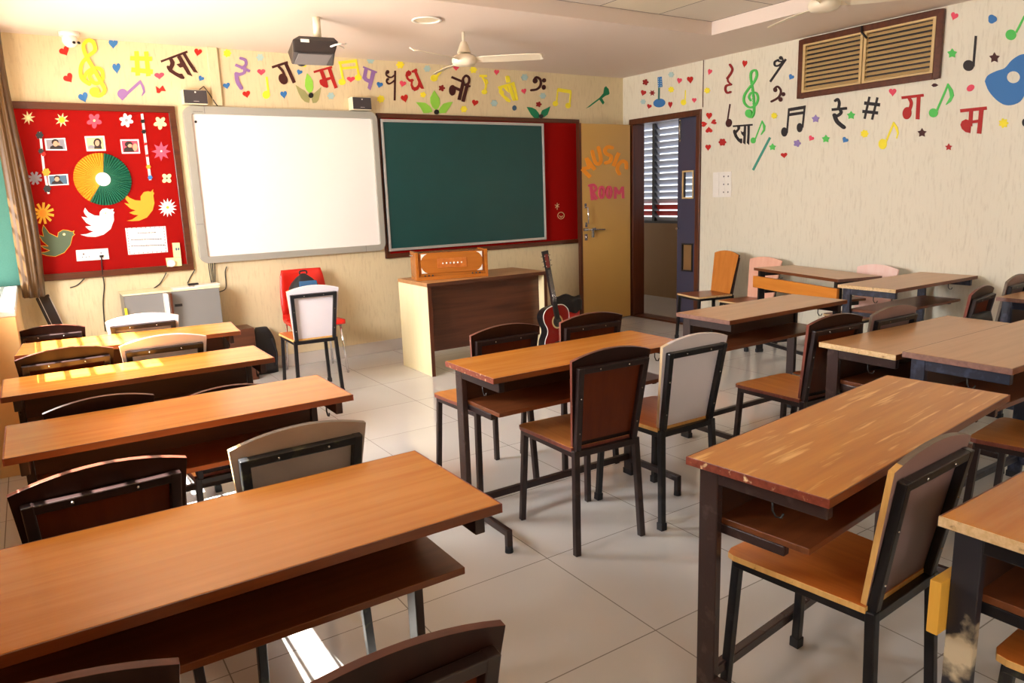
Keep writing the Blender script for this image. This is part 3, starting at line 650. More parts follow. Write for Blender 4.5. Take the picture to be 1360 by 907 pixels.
letter(F_, 'U', 'yellow syllable sa above the right end of the chalkboard', 'yellow',
       [('s', [(28, 478), (412, 362)], 58), ('p', [(248, 405), (318, 388), (380, 570), (440, 785), (372, 782), (312, 605), (285, 560)]), ('p', [(342, 385), (410, 362), (460, 540), (505, 772), (448, 782), (400, 560)]),
        ('p', [(50, 490), (130, 480), (112, 525), (160, 570), (160, 640), (240, 700), (325, 780), (300, 828), (230, 800), (100, 662), (45, 590)]), ('p', [(150, 470), (235, 440), (290, 600), (222, 545)]), ('p', [(200, 205), (245, 185), (290, 205), (322, 340), (222, 362)])])
flower(F_, 'E', 'pale blue flower left of the brown bass clef', 'lblue', 820, 278, 40, 6, .3)
heart(F_, 'E', 'pink heart under the pale blue flower, left of the brown bass clef', 'pink', 815, 438, 56, 60, -14)
flower(F_, 'E', 'pale blue flower above the chalkboard rail below the yellow syllable', 'lblue', 478, 570, 40, 6, .3)
sticker(F_, 'E', 'dot_sticker', 'small slate blue dot above the chalkboard corner', 'dot', None, 'slate', [('d', 706, 624, 24, 30, 0)])
note(F_, 'E', 'dark brown bass clef on the front wall', 'brown', [('d', 940, 318, 28, 30, 0), ('c', [(928, 305), (955, 277), (998, 305), (1000, 368), (960, 412), (895, 424)], 26), ('d', 1040, 313, 22, 24, 0), ('d', 1036, 391, 22, 28, 0)])
flower(F_, 'E', 'pale blue flower below the brown bass clef', 'lblue', 1027, 487, 36, 6, .3)
flower(F_, 'E', 'dark red blossom above the green two-leaf sprig', 'dred', 980, 583, 34, 5, .4)
sticker(F_, 'E', 'leaf_sticker', 'green two-leaf sprig with black berry at the right end of the rail', 'leaf', 'foam leaf sprigs above the boards', 'dgreen',
        [('p', [(845, 612), (900, 618), (945, 640), (978, 680), (992, 715), (980, 740), (930, 736), (895, 700)])],
        ['leaf', ('leaf', 'dgreen', [('p', [(1112, 605), (1098, 650), (1078, 700), (1040, 728), (1005, 715), (1005, 680), (1020, 650), (1065, 630)])], 0), ('berry', 'black', [('d', 1005, 718, 25, 24, 0)])])
note(F_, 'E', 'yellow beamed notes near the corner above the yellow door', 'yellow', [('s', [(1193, 418), (1345, 442)], 40), ('s', [(1195, 415), (1182, 570)], 14), ('s', [(1342, 440), (1330, 595)], 16), ('d', 1168, 575, 30, 30, 0), ('d', 1312, 597, 30, 32, 0)])
sticker(F_, 'I', 'trumpet_sticker', 'green foam trumpet near the corner of the front wall', 'trumpet', None, 'dgreen',
        [('p', [(235, 395), (290, 350), (345, 308), (378, 270), (385, 225), (398, 213), (420, 236), (428, 272), (418, 284), (396, 290), (366, 312), (386, 346), (374, 363), (345, 322), (300, 356), (265, 382)])])
# right wall, over the doorway
flower(R_, 'I', 'dark red blossom topmost left of the blue lute', 'dred', 724, 180, 26, 5, .4)
heart(R_, 'I', 'red heart left of the blue lute neck, above the pale dot', 'crimson', 706, 270, 44, 48, 16)
flower(R_, 'I', 'pale blue flower faint at the left of the lute body', 'lblue', 705, 340, 22, 6, .3)
heart(R_, 'I', 'red heart lowest left of the lute body', 'crimson', 754, 380, 38, 38, 16)
star(R_, 'I', 'dark red six-point star left of the lute neck', 'dred', 780, 268, 26, 6, .5, 0)
sticker(R_, 'I', 'lute_sticker', 'blue foam lute above the doorway', 'lute', None, 'blue', [('d', 838, 350, 49, 36, -8)],
        ['body', ('neck', 'teal', [('s', [(836, 225), (834, 325)], 14)], .0005), ('pegbox', 'blue', [('p', [(824, 140), (858, 134), (864, 218), (828, 224)])], .001)] +
        [('tuning_peg', 'lblue', [('d', xx, yy, 4, 4, 0)], .005, .002) for xx in (833, 854) for yy in (155, 173, 191, 209)])
flower(R_, 'I', 'pale blue flower just under the ceiling right of the lute', 'lblue', 935, 118, 24, 6, .3)
flower(R_, 'I', 'yellow flower right of the lute neck', 'yellow', 935, 240, 26, 7, .35)
heart(R_, 'I', 'narrow red heart right of the lute body above the door frame', 'crimson', 928, 367, 34, 54, 0)
heart(R_, 'I', 'pink heart left of the red heart over the navy door leaf', 'pink', 1002, 170, 40, 48, 10)
heart(R_, 'I', 'red heart highest over the navy door leaf', 'red', 1091, 163, 50, 58, -6)
note(R_, 'I', 'small yellow crotchet above the door frame', 'yellow', [('s', [(1052, 245), (1050, 335)], 7), ('d', 1036, 345, 22, 24, 0)])
heart(R_, 'I', 'pink heart above the corner of the door frame', 'pink', 1124, 330, 36, 40, 0)
heart(R_, 'I', 'pink heart just right of the dark seam', 'pink', 1250, 98, 34, 50, 20)
flower(R_, 'I', 'yellow flower just right of the dark seam', 'yellow', 1230, 248, 26, 7, .35)
# right wall, beyond the doorway
heart(R_, 'I', 'top red heart of the four-heart clover beside the door', 'red', 1246, 458, 48, 56, 0)
heart(R_, 'I', 'left red heart of the four-heart clover beside the door', 'red', 1209, 522, 44, 50, -100)
heart(R_, 'I', 'right red heart of the four-heart clover beside the door', 'red', 1280, 508, 42, 48, 70)
heart(R_, 'I', 'bottom upside-down red heart of the four-heart clover', 'red', 1244, 568, 56, 50, 176)
heart(R_, 'I', 'red heart alone below the four-heart clover', 'red', 1238, 717, 45, 52, 0)
flower(R_, 'F', 'dark red rose right of the lone heart near the door', 'crimson', 257, 770, 33, 6, .25)
note(R_, 'F', 'dark red crotchet rest right of the seam', 'dred', [('c', [(322, 104), (343, 140), (330, 178), (300, 220)], 20), ('c', [(302, 222), (308, 250), (335, 274)], 13), ('c', [(330, 274), (292, 285), (284, 318), (300, 345), (328, 338)], 18)])
heart(R_, 'F', 'red heart above the green treble clef', 'red', 448, 98, 42, 62, 8)
note(R_, 'F', 'tall green treble clef on the right wall', 'green',
     [('c', [(502, 410), (488, 380), (510, 345), (552, 350), (565, 400), (540, 455), (490, 470), (448, 430), (448, 370), (485, 310), (530, 255), (556, 195), (545, 152), (512, 165), (504, 215), (518, 300), (530, 420), (532, 510), (515, 552), (490, 552)], 17), ('d', 488, 522, 28, 34, 0)])
note(R_, 'F', 'black slanted turn sign left of the vent', 'black', [('s', [(803, 55), (668, 250)], 18), ('d', 760, 45, 16, 16, 0), ('c', [(772, 48), (778, 76), (742, 74)], 14), ('c', [(738, 62), (708, 80), (710, 110), (738, 112), (768, 92)], 16)])
heart(R_, 'F', 'blue heart just left of the vent', 'blue', 847, 212, 46, 48, 30)
note(R_, 'F', 'dark brown bass clef left of the vent', 'brown', [('d', 712, 320, 17, 20, 0), ('c', [(704, 312), (732, 292), (760, 328), (742, 382), (680, 420)], 18), ('d', 783, 357, 15, 18, 0), ('d', 758, 402, 17, 20, 0)])
note(R_, 'F', 'dark brown flat-like note left of the black syllable sa', 'brown', [('s', [(322, 442), (298, 605)], 12), ('d', 312, 605, 27, 36, 10)])
letter(R_, 'Q', 'black syllable sa beside the doorway', 'black',
       [('s', [(172, 254), (692, 212)], 46), ('p', [(555, 240), (618, 230), (612, 500), (598, 745), (540, 695), (558, 450)]),
        ('p', [(465, 250), (520, 245), (512, 500), (500, 735), (440, 690), (452, 518), (400, 458), (378, 372), (415, 405), (455, 395)]),
        ('p', [(285, 255), (358, 250), (362, 290), (350, 335), (265, 440), (290, 510), (340, 578), (416, 578), (412, 690), (390, 712), (300, 640), (220, 530), (180, 420), (178, 360), (215, 338), (245, 370), (292, 322)])])
note(R_, 'F', 'small green quaver right of the black syllable sa', 'green', [('d', 522, 755, 22, 26, 0), ('s', [(538, 748), (598, 592)], 10), ('p', [(592, 588), (600, 582), (628, 630), (622, 672), (592, 708), (586, 704), (608, 660), (605, 620)])])
flower(R_, 'F', 'yellow flower left of the black beamed notes', 'yellow', 703, 542, 28, 7, .3)
sticker(R_, 'F', 'flute_sticker', 'slanting teal flute under the small green quaver', 'flute', None, 'teal', [('s', [(667, 730), (520, 1010)], 19)])
star(R_, 'F', 'green star beside the top of the teal flute', 'green', 688, 812, 32, 5, .6)
note(R_, 'F', 'black beamed semiquavers under the vent corner', 'black',
     [('p', [(826, 478), (974, 453), (970, 482), (826, 505)]), ('p', [(826, 522), (968, 502), (965, 526), (826, 548)]), ('s', [(830, 480), (812, 690)], 15), ('s', [(966, 460), (946, 645)], 15), ('d', 790, 682, 27, 40, 0), ('d', 922, 645, 25, 40, 0)])
flower(R_, 'F', 'purple blossom below the black beamed notes', 'lilacf', 900, 780, 32, 5, .35)
heart(R_, 'F', 'red heart lowest of the right wall, below the purple blossom', 'red', 788, 885, 56, 46, -6)
star(R_, 'G', 'purple star between the beamed notes and the black syllable re', 'lilacf', 177, 437, 42, 5, .6)
heart(R_, 'G', 'pink heart below the purple star', 'pink', 130, 636, 54, 54, 32)
star(R_, 'G', 'green star under the black syllable re', 'green', 280, 638, 42, 5, .6)
heart(R_, 'G', 'blue heart right under the tail of the black syllable re', 'blue', 470, 653, 62, 58, 34)
letter(R_, 'G', 'black syllable re below the vent', 'black', [('c', [(375, 255), (400, 242), (415, 280), (408, 325)], 28), ('s', [(340, 345), (492, 331)], 26), ('c', [(425, 345), (432, 378), (392, 408), (365, 398)], 30), ('c', [(368, 400), (395, 465), (462, 522)], 38)])
star(R_, 'G', 'green star right of the black syllable re', 'green', 533, 402, 44, 5, .6)
note(R_, 'G', 'black sharp sign below the vent', 'black', [('s', [(718, 215), (668, 437)], 22), ('s', [(798, 222), (743, 445)], 22), ('s', [(665, 278), (823, 297)], 34), ('s', [(647, 362), (803, 378)], 32)])
flower(R_, 'G', 'yellow flower under the black sharp', 'yellow', 668, 586, 40, 7, .25)
note(R_, 'G', 'yellow quaver right of the yellow flower', 'yellow', [('d', 850, 690, 42, 52, 0), ('s', [(880, 672), (960, 482)], 18), ('p', [(950, 478), (962, 464), (1000, 520), (1012, 580), (994, 636), (985, 632), (995, 580), (975, 530)])])
heart(R_, 'G', 'pink heart under the vent frame', 'pink', 950, 173, 74, 78, 0)
letter(R_, 'G', 'red syllable ga right of the black sharp', 'crimson', [('s', [(1040, 226), (1262, 200)], 28), ('s', [(1212, 212), (1200, 442)], 38), ('c', [(1112, 222), (1138, 280), (1118, 350)], 32), ('d', 1095, 380, 44, 62, 8)])
star(R_, 'G', 'dark brown star below the red syllable ga', 'brown', 1245, 577, 48, 5, .55)
heart(R_, 'H', 'reddish pink heart at the upper right of the vent', 'pink', 215, 100, 44, 48, 20)
star(R_, 'H', 'green star right of the vent', 'green', 203, 322, 31, 5, .6)
sticker(R_, 'H', 'eye_sticker', 'small brown eye-shaped sticker under the vent corner', 'sticker', None, 'brown', [('p', [(78, 514), (92, 502), (104, 503), (120, 513), (104, 522), (90, 524)])])
note(R_, 'H', 'green quaver between the red syllables ga and ma', 'green', [('d', 90, 680, 27, 27, 0), ('s', [(110, 668), (178, 512)], 12), ('p', [(172, 505), (180, 502), (206, 540), (214, 575), (196, 612), (168, 632), (164, 630), (190, 585), (186, 555)])])
note(R_, 'H', 'black crotchet right of the vent', 'black', [('d', 302, 395, 33, 33, 0), ('s', [(346, 216), (331, 400)], 14)])
flower(R_, 'H', 'blue petal shape near the ceiling right of the crotchet', 'blue', 445, 115, 28, 3, .2)
note(R_, 'H', 'dark green quaver at the top right edge', 'green', [('d', 557, 210, 32, 32, 0), ('s', [(588, 196), (640, 96)], 12), ('p', [(630, 100), (642, 92), (672, 120), (680, 150), (660, 180), (655, 176), (662, 145), (645, 120)])])
star(R_, 'H', 'dark brown star left of the blue guitar', 'brown', 458, 348, 34, 5, .55)
gh = ell_pts(572, 465, 40, 36)
sticker(R_, 'H', 'guitar_sticker', 'big blue foam guitar cut off at the right edge', 'guitar', None, 'blue',
        [('p', crom([(400, 490), (418, 455), (470, 428), (520, 410), (560, 365), (610, 332), (660, 326), (710, 350), (728, 400), (705, 450), (672, 490), (650, 545), (612, 612), (540, 635), (480, 610), (425, 550), (400, 490)], 4)[:-1], gh)],
        ['body', ('neck', 'brown', [('s', [(680, 380), (900, 210)], 36)], .004)])
sticker(R_, 'H', 'petal_sticker', 'oval pink petal left of the blue guitar', 'petal', None, 'pink', [('d', 314, 530, 25, 18, -36)])
letter(R_, 'H', 'red syllable ma under the blue guitar', 'crimson',
       [('s', [(252, 668), (412, 651)], 20), ('s', [(380, 655), (365, 805)], 27), ('s', [(318, 665), (312, 760)], 24), ('s', [(300, 738), (370, 728)], 18), ('p', [(262, 730), (285, 718), (320, 730), (312, 802), (285, 796), (262, 776), (253, 752)])])
flower(R_, 'H', 'yellow flower right of the red syllable ma', 'yellow', 513, 742, 30, 7, .35)
sticker(R_, 'H', 'dot_sticker', 'black dot cut off at the right edge under the guitar', 'dot', None, 'black', [('d', 642, 738, 18, 24, 0)])
star(R_, 'H', 'small dark red star below the red syllable ma', 'crimson', 182, 886, 23, 5, .5)

# ------------------------------------------------------------------ things pinned on the red board
BG = 'paper flowers on the red pin board'
def bflower(crop, label, col, x, y, r, n, dep, ctr, cr, rot=0, pts=None):
    els = [('f', x, y, r, n, dep, rot)] if pts is None else pts
    return sticker('board', crop, 'paper_flower', label, 'flower', BG, col, els, ['petals', ('flower_centre', ctr, [('d', x, y, cr, cr, 0)], .005)], .005)
bflower('J', 'beige eight-point paper flower in the top left corner of the red board', 'beige', 242, 172, 58, 8, .6, 'cream', 16, pts=[('x', 242, 172, 60, 8, .42, -100)])
bflower('J', 'yellow eight-point paper flower second along the top of the red board', 'cream', 532, 190, 60, 8, .6, 'yellow', 26, pts=[('x', 532, 190, 62, 8, .42, -80)])
bflower('K', 'red five-petal paper flower at the top of the red board', 'pink', 190, 153, 78, 5, .5, 'cream', 12, -55)
bflower('K', 'white six-petal paper flower at the top of the red board', 'white', 512, 150, 72, 6, .45, 'grey', 16, 15)
bflower('K', 'cream yellow petal flower in the top right corner of the red board', 'cream', 852, 176, 68, 5, .5, 'cream', 14, 20)
bflower('K', 'deep pink starburst flower with white star, right side of the red board', 'hot', 862, 460, 96, 8, .6, 'white', 10, pts=[('x', 862, 462, 98, 8, .5, -90), ('x', 862, 458, 58, 8, .3, -68)])
bflower('K', 'small yellow paper flower right of the fan rosette', 'cream', 918, 732, 56, 4, .5, 'bird', 10, 45)
bflower('L', 'white many-petal daisy right of the orange bird', 'white', 925, 192, 88, 14, .45, 'gold', 14, pts=[('x', 925, 195, 94, 14, .55, -90)])
bflower('J', 'grey strip flower beside the lower left photo', 'grey', 300, 692, 64, 8, .7, 'grey', 14, pts=[('s', [(300, 692), (300+62*math.cos(a_), 692+56*math.sin(a_))], 22) for a_ in [2*PI*i/8+.3 for i in range(8)]])
bflower('M', 'orange yellow strip burst above the green bird', 'gold', 288, 117, 74, 11, .7, 'orange', 24, pts=[('s', [(288, 117), (288+74*math.cos(a_), 117+72*math.sin(a_))], 17) for a_ in [2*PI*i/11+.2 for i in range(11)]])
# pleated rosette: real accordion pleats
fn, NB = WALLS['board']; cx, cy = CROP['K'][0]+276/7.56, CROP['K'][1]+742/7.56
c3 = fn(cx, cy); e1 = fn(cx+36, cy)-c3; e2 = fn(cx, cy-36)-c3; RR = 0.5*(e1.length+e2.length)
ros = thing('paper_rosette', 'pleated paper fan rosette in orange and green with white centre', 'rosette', c3)
def pleats(a0_, a1_, n, mat, nm):
    mb = MB(); ux = Vector((1, 0, 0)); uz = Vector((0, 0, 1)); vs = []; fs = []
    for i in range(2*n+1):
        a_ = math.radians(a0_+(a1_-a0_)*i/(2*n)); d_ = ux*math.cos(a_)+uz*math.sin(a_)
        h_ = .024 if i % 2 else .008
        vs += [d_*.04+Vector((0, -.018, 0)), d_*RR+Vector((0, -h_, 0)), d_*RR+Vector((0, -h_+.007, 0)), d_*.04+Vector((0, -.001, 0))]
    for i in range(2*n):
        o = i*4
        for j in range(4): fs.append((o+j, o+4+j, o+4+(j+1) % 4, o+(j+1) % 4))
    return mb.add(vs, fs).build(nm, mat, ros)
pleats(81, 237, 26, M['f_orange'], 'pleats'); pleats(237, 441, 34, M['f_forest'], 'pleats')
MB().cyl((0, 0, 0), (0, -.026, 0), RR*.26, n=30).build('centre_disc', M['f_white'], ros)
# birds
BD = 'paper birds on the red pin board'
wb_ = [(52, 465), (110, 460), (182, 434), (140, 420), (100, 384), (165, 378), (112, 348), (82, 312), (62, 285), (130, 297), (98, 262), (84, 232), (97, 195), (130, 240), (190, 272), (243, 277), (246, 238), (272, 208), (310, 200), (350, 212), (385, 206), (376, 230), (392, 240), (384, 262), (388, 318), (355, 408), (285, 464), (205, 488), (120, 485)]
ob_ = [(518, 326), (570, 314), (634, 270), (588, 266), (540, 245), (605, 222), (555, 205), (492, 148), (542, 157), (505, 110), (502, 54), (545, 96), (600, 120), (657, 124), (655, 82), (688, 38), (730, 30), (758, 36), (780, 10), (779, 38), (792, 48), (782, 72), (794, 150), (775, 222), (720, 292), (640, 326), (570, 330)]
gb_ = [(258, 380), (300, 377), (332, 366), (295, 352), (272, 334), (322, 337), (285, 305), (256, 260), (292, 272), (283, 228), (290, 195), (330, 250), (385, 276), (390, 246), (420, 228), (455, 232), (484, 241), (496, 234), (490, 252), (501, 258), (485, 272), (470, 330), (430, 380), (370, 406), (310, 400)]
sticker('board', 'L', 'paper_bird', 'white paper bird on the red pin board', 'bird', BD, 'white', [('p', wb_)], ['body', ('eye', 'beige', [('d', 303, 250, 9, 8, 0)])])
sticker('board', 'L', 'paper_bird', 'orange paper bird at the right of the red pin board', 'bird', BD, 'orange', [('p', ob_)])
sticker('board', 'M', 'paper_bird', 'dark green paper bird next to the curtain', 'bird', BD, 'bird', [('p', gb_)], ['body', ('outline', 'gold', [('s', gb_+[gb_[0]], 3)], .0005, .0045), ('eye', 'cream', [('d', 429, 258, 9, 8, 0)])])
# hanging straw-and-bead strings
def strand(crop, label, pts, beads):
    els = [('s', pts, 24 if crop == 'K' else 20)]
    n = [('bead', c, [('f', x, y, r, 6, .25)], .001, .012) for x, y, r, c in beads]
    sticker('board', crop, 'straw_string', label, 'straw string', 'hanging straw strings on the red pin board', 'white', els, ['straw']+n, .006)
strand('K', 'white straw string with beads at the right of the red pin board', [(668, 85), (692, 270), (712, 440), (752, 750)], [(676, 160, 22, 'black'), (686, 265, 24, 'black'), (704, 388, 16, 'red'), (720, 505, 16, 'red'), (733, 617, 24, 'orange'), (750, 724, 24, 'blue')])
strand('J', 'white straw string with beads at the left of the red pin board', [(345, 292), (362, 470), (378, 620), (418, 825)], [(340, 322, 34, 'black'), (352, 458, 24, 'black'), (374, 484, 22, 'red'), (397, 640, 36, 'orange'), (406, 782, 34, 'black')])
# photos
PG = 'printed photos on the red pin board'
def photo(crop, label, q, bgc, hair, face, sh, extra=None):
    cxp = sum(p[0] for p in q)/4; cyp = sum(p[1] for p in q)/4
    inner = [(cxp+(p[0]-cxp)*.86, cyp+(p[1]-cyp)*.80) for p in q]
    ps = ['card', ('picture', bgc, [('p', inner)], .0015, .0006), ('shoulders', sh[0], [('p', sh[1])], .0021, .0004), ('hair', 'hair', hair, .0025, .0004), ('face', 'skin', face, .0029, .0004)]
    if extra: ps.append(extra)
    sticker('board', crop, 'photo_print', label, 'photo', PG, 'white', [('p', q)], ps, .0015)
photo('J', 'photo of a person resting chin on hand, upper left of the board', [(382, 352), (560, 344), (577, 452), (395, 452)], 'grey', [('d', 474, 380, 30, 26, 0)], [('d', 478, 395, 22, 24, 0), ('d', 505, 398, 10, 12, 0)], ('hair', [(430, 440), (432, 420), (462, 405), (500, 408), (538, 418), (544, 440)]))
photo('K', 'photo of a person with long dark hair beside others', [(92, 310), (290, 305), (308, 455), (115, 460)], 'beige', [('d', 222, 374, 40, 44, 0), ('p', [(196, 370), (250, 370), (268, 436), (190, 436)])], [('d', 220, 378, 22, 30, 0)], ('grey', [(125, 436), (130, 405), (160, 396), (192, 408), (196, 436)]))
photo('K', 'photo of a person with instrument, left of the bead string', [(450, 342), (635, 340), (652, 482), (468, 485)], 'pink', [('d', 535, 390, 40, 30, 0)], [('d', 548, 405, 22, 18, 0), ('d', 600, 420, 24, 38, 0)], ('hair', [(485, 468), (490, 430), (530, 412), (585, 430), (595, 466)]))
photo('J', 'photo of a person on blue background, lower left of the board', [(408, 665), (583, 655), (593, 748), (420, 757)], 'slate', [('d', 490, 686, 26, 20, 0)], [('d', 490, 700, 20, 20, 0)], ('hair', [(444, 742), (450, 722), (480, 708), (520, 710), (548, 740)]))
# notice, sockets
rows = []
for yy, xa_, xb_ in ((447, 626, 795), (513, 560, 865), (575, 562, 885)):
    x = xa_
    while x < xb_:
        l = random.uniform(8, 20); rows.append(('s', [(x, yy-(x-700)*.03+random.uniform(-2, 2)), (x+l, yy-(x+l-700)*.03)], 9)); x += l+random.uniform(5, 10)
dots = []
for i in range(9):
    f_ = i/8; dots += [('d', 520+f_*370, 402-f_*12, 5, 5, 0), ('d', 545+f_*365, 655-f_*22, 5, 5, 0), ('d', 522+f_*22, 420+f_*220, 5, 5, 0), ('d', 888+f_*22, 405+f_*225, 5, 5, 0)]
sticker('board', 'L', 'paper_notice', 'white paper notice with rows of small writing and a dotted border', 'notice', None, 'white', [('p', [(500, 400), (905, 380), (930, 640), (532, 668)])],
        ['sheet', ('writing', 'hair', rows, .0015, .0006), ('border_marks', 'dred', dots, .0015, .0004)], .0015)
sticker('board', 'L', 'wall_socket', 'long white double socket panel at the foot of the red board', 'socket', None, 'white', [('p', [(5, 622), (325, 602), (340, 710), (15, 732)])],
        ['plate', ('socket_hole', 'black', [('d', 82, 660, 7, 10, 0), ('d', 70, 692, 5, 5, 0), ('d', 108, 690, 5, 5, 0), ('d', 140, 686, 5, 5, 0)], .012, .001), ('plug', 'black', [('p', [(240, 672), (280, 668), (278, 690), (242, 692)])], .012, .02), ('switch', 'grey', [('d', 258, 648, 9, 7, 0)], .012, .003)], .012)
sticker('board', 'L', 'switch_plate', 'narrow cream switch plate by the whiteboard corner', 'switch', None, 'cream', [('p', [(970, 548), (1040, 545), (1055, 688), (985, 692)])], ['plate', ('switch', 'slate', [('p', [(998, 598), (1014, 596), (1016, 622), (1002, 624)]), ('p', [(1022, 596), (1036, 594), (1038, 620), (1025, 622)])], .03, .003)], .03)
sticker('board', 'L', 'socket_box', 'cream socket box with round white plug by the whiteboard corner', 'socket', None, 'cream', [('p', [(905, 700), (1055, 690), (1063, 775), (918, 786)])], ['box', ('plug', 'white', [('d', 952, 750, 38, 34, 0)], .03, .03)], .03)
# chalk marks on the right red board
sticker('rboard', 'O', 'chalk_mark', 'chalk asterisk on the red board right of the chalkboard', 'chalk mark', 'chalk marks on the right red board', 'beige', [('s', [(228, 180), (250, 192)], 3), ('s', [(240, 170), (240, 206)], 3), ('s', [(230, 196), (250, 176)], 3)], t=.0006)
sticker('rboard', 'O', 'chalk_mark', 'chalk smiling circle on the red board right of the chalkboard', 'chalk mark', 'chalk marks on the right red board', 'beige', [('s', ell_pts(260, 237, 17, 18)+[ell_pts(260, 237, 17, 18)[0]], 2.5), ('c', [(252, 238), (260, 246), (268, 238)], 2.5)], t=.0006)
# MUSIC ROOM on the yellow door
LG = 'foam letters on the yellow door'
def dl(label, col, els): return sticker('door', 'V', 'door_letter', label, 'letter', LG, col, els)
dl('orange tilted letter M of the word on the yellow door', 'orange', [('s', [(158, 500), (45, 390)], 50), ('s', [(50, 392), (150, 372)], 44), ('s', [(146, 385), (105, 245)], 46), ('s', [(105, 250), (218, 402)], 48)])
dl('orange letter U on the yellow door', 'orange', [('c', [(185, 162), (222, 300), (272, 325), (298, 265), (265, 112)], 46)])
dl('orange letter S on the yellow door', 'orange', [('c', [(445, 112), (388, 102), (350, 148), (372, 192), (430, 225), (420, 290), (362, 312)], 46)])
dl('orange letter I on the yellow door', 'orange', [('s', [(535, 178), (462, 355)], 48)])
dl('orange letter C on the yellow door', 'orange', [('c', [(636, 380), (630, 312), (580, 290), (528, 338), (515, 400), (540, 455)], 46)])
dl('pink letter R on the yellow door', 'hot', [('s', [(188, 805), (165, 600)], 42), ('c', [(145, 612), (205, 605), (232, 655), (180, 708)], 36), ('s', [(190, 700), (242, 795)], 40)])
O_ = lambda x: ell_pts(x, 702, 28, 72, 0, 16)
dl('first pink letter O, next to the R', 'hot', [('c', O_(305)+[O_(305)[0]], 30)])
dl('second pink letter O, next to the last M', 'hot', [('c', O_(403)+[O_(403)[0]], 30)])
dl('pink letter M ending the second word on the yellow door', 'hot', [('s', [(486, 788), (490, 630)], 34), ('s', [(490, 640), (537, 725)], 32), ('s', [(537, 725), (584, 632)], 32), ('s', [(584, 625), (592, 782)], 34)])
# switch board on the right wall
sw = thing('switch_board', 'square white switch board beside the doorway', 'switch', (XR, 5.022, 1.352))
MB().bx(-.012, 0, -.115, .115, 0, .245).build('plate', M['white_pl'], sw, .003)
for i in range(3):
    for j in range(2):
        MB().bx(-.018, -.012, .105-.075*(j+1)+.005, .105-.075*j, .235-.076*(i+1)+.006, .235-.076*i).build('switch', M['white_pl'], sw, .002)
for i in range(3):
    for yy in (-.03, -.085): MB().cyl((-.018, yy, .2-.076*i), (-.0195, yy, .2-.076*i), .008, n=10).build('socket_hole', M['grey_pl'], sw)
# louvred vent on the right wall
vt = thing('wall_vent', 'long brown framed louvred vent high on the right wall', 'vent', (XR, 3.595, 2.185))
y0, y1, h_ = -.612, .60, .485
MB().bx(-.03, 0, y0+.05, y1-.05, 0, .045).bx(-.03, 0, y0+.05, y1-.05, h_-.045, h_).bx(-.03, 0, y0, y0+.05, 0, h_).bx(-.03, 0, y1-.05, y1, 0, h_).build('frame', M['brown_wood'], vt, .004)
MB().bx(-.004, 0, y0+.04, y1-.04, .04, h_-.04).build('backing', M['dark_pl'], vt)
for ya, yb in ((y0+.05, -.004), (.004, y1-.05)):
    lp = MB().bx(-.034, -.004, ya, ya+.022, .045, h_-.045).bx(-.034, -.004, yb-.022, yb, .045, h_-.045).bx(-.034, -.004, ya+.022, yb-.022, .045, .06).bx(-.034, -.004, ya+.022, yb-.022, h_-.06, h_-.045)
    for i in range(10):
        z = .075+i*.0365; lp.beam((-.02, ya+.02, z), (-.02, yb-.02, z), .030, .005, 0, up=(-.62, 0, .62))
    lp.build('louvre_panel', M['tan_slat'], vt)
a0 = Vector((-.036, .02, h_-.0)); MB().tube([a0+Vector((0, .0, -.0)), a0+Vector((-.012, -.01, -.05)), a0+Vector((0, -.05, -.1))], .008).build('strap', M['black'], vt)

# ------------------------------------------------------------------ ceiling fittings
def fan(loc, label, rot, rod=.19):
    t = thing('ceiling_fan', label, 'ceiling fan', loc, 0, 'ceiling fans')
    top = rod
    MB().cyl((0, 0, .09), (0, 0, top), .011).build('down_rod', M['fan'], t)
    MB().lathe([(.012, .150), (.024, .145), (.052, .070), (.054, .062), (.012, .062)]).build('canopy', M['fan'], t)
    MB().lathe([(.001, .052), (.04, .055), (.082, .04), (.096, .018), (.096, -.004), (.080, -.026), (.03, -.034), (.001, -.034)]).build('motor_housing', M['fan'], t)
    for k in range(3):
        a_ = rot+2*PI*k/3; d_ = Vector((math.cos(a_), math.sin(a_), 0)); n_ = Vector((-d_.y, d_.x, 0))
        bl = MB(); vs = []
        for r_, hw in ((.085, .018), (.15, .04), (.30, .056), (.50, .052), (.59, .042), (.61, .018)):
            for s_ in (-1, 1):
                p = d_*r_+n_*(hw*s_)+Vector((0, 0, .010-.014*s_)); vs += [p, p+Vector((0, 0, .004))]
        fs = []
        for i in range(5):
            o = i*4; fs += [(o, o+4, o+6, o+2), (o+1, o+3, o+7, o+5), (o, o+1, o+5, o+4), (o+2, o+6, o+7, o+3)]
        fs += [(0, 2, 3, 1), (20, 21, 23, 22)]
        bl.add(vs, fs).build('blade', M['fan'], t)
        
    return t
fan((2.998, 5.16, 2.470), 'cream three-blade ceiling fan between projector and door corner', math.radians(203), CZ-2.470)
fan((4.33, 2.97, 2.535), 'cream ceiling fan at the top right under the raised ceiling', math.radians(68), CZ+TH-2.535)
t = thing('projector', 'black projector hanging upside down from a cream ceiling pole', 'projector', (1.79, 5.13, CZ), math.radians(-8))
MB().cyl((.05, .05, 0), (.05, .05, -.15), .026).cyl((.05, .05, -.15), (.05, .05, -.185), .034).build('mount_pole', M['cream_pl'], t)
bo = MB(); z0, z1 = -.288, -.170
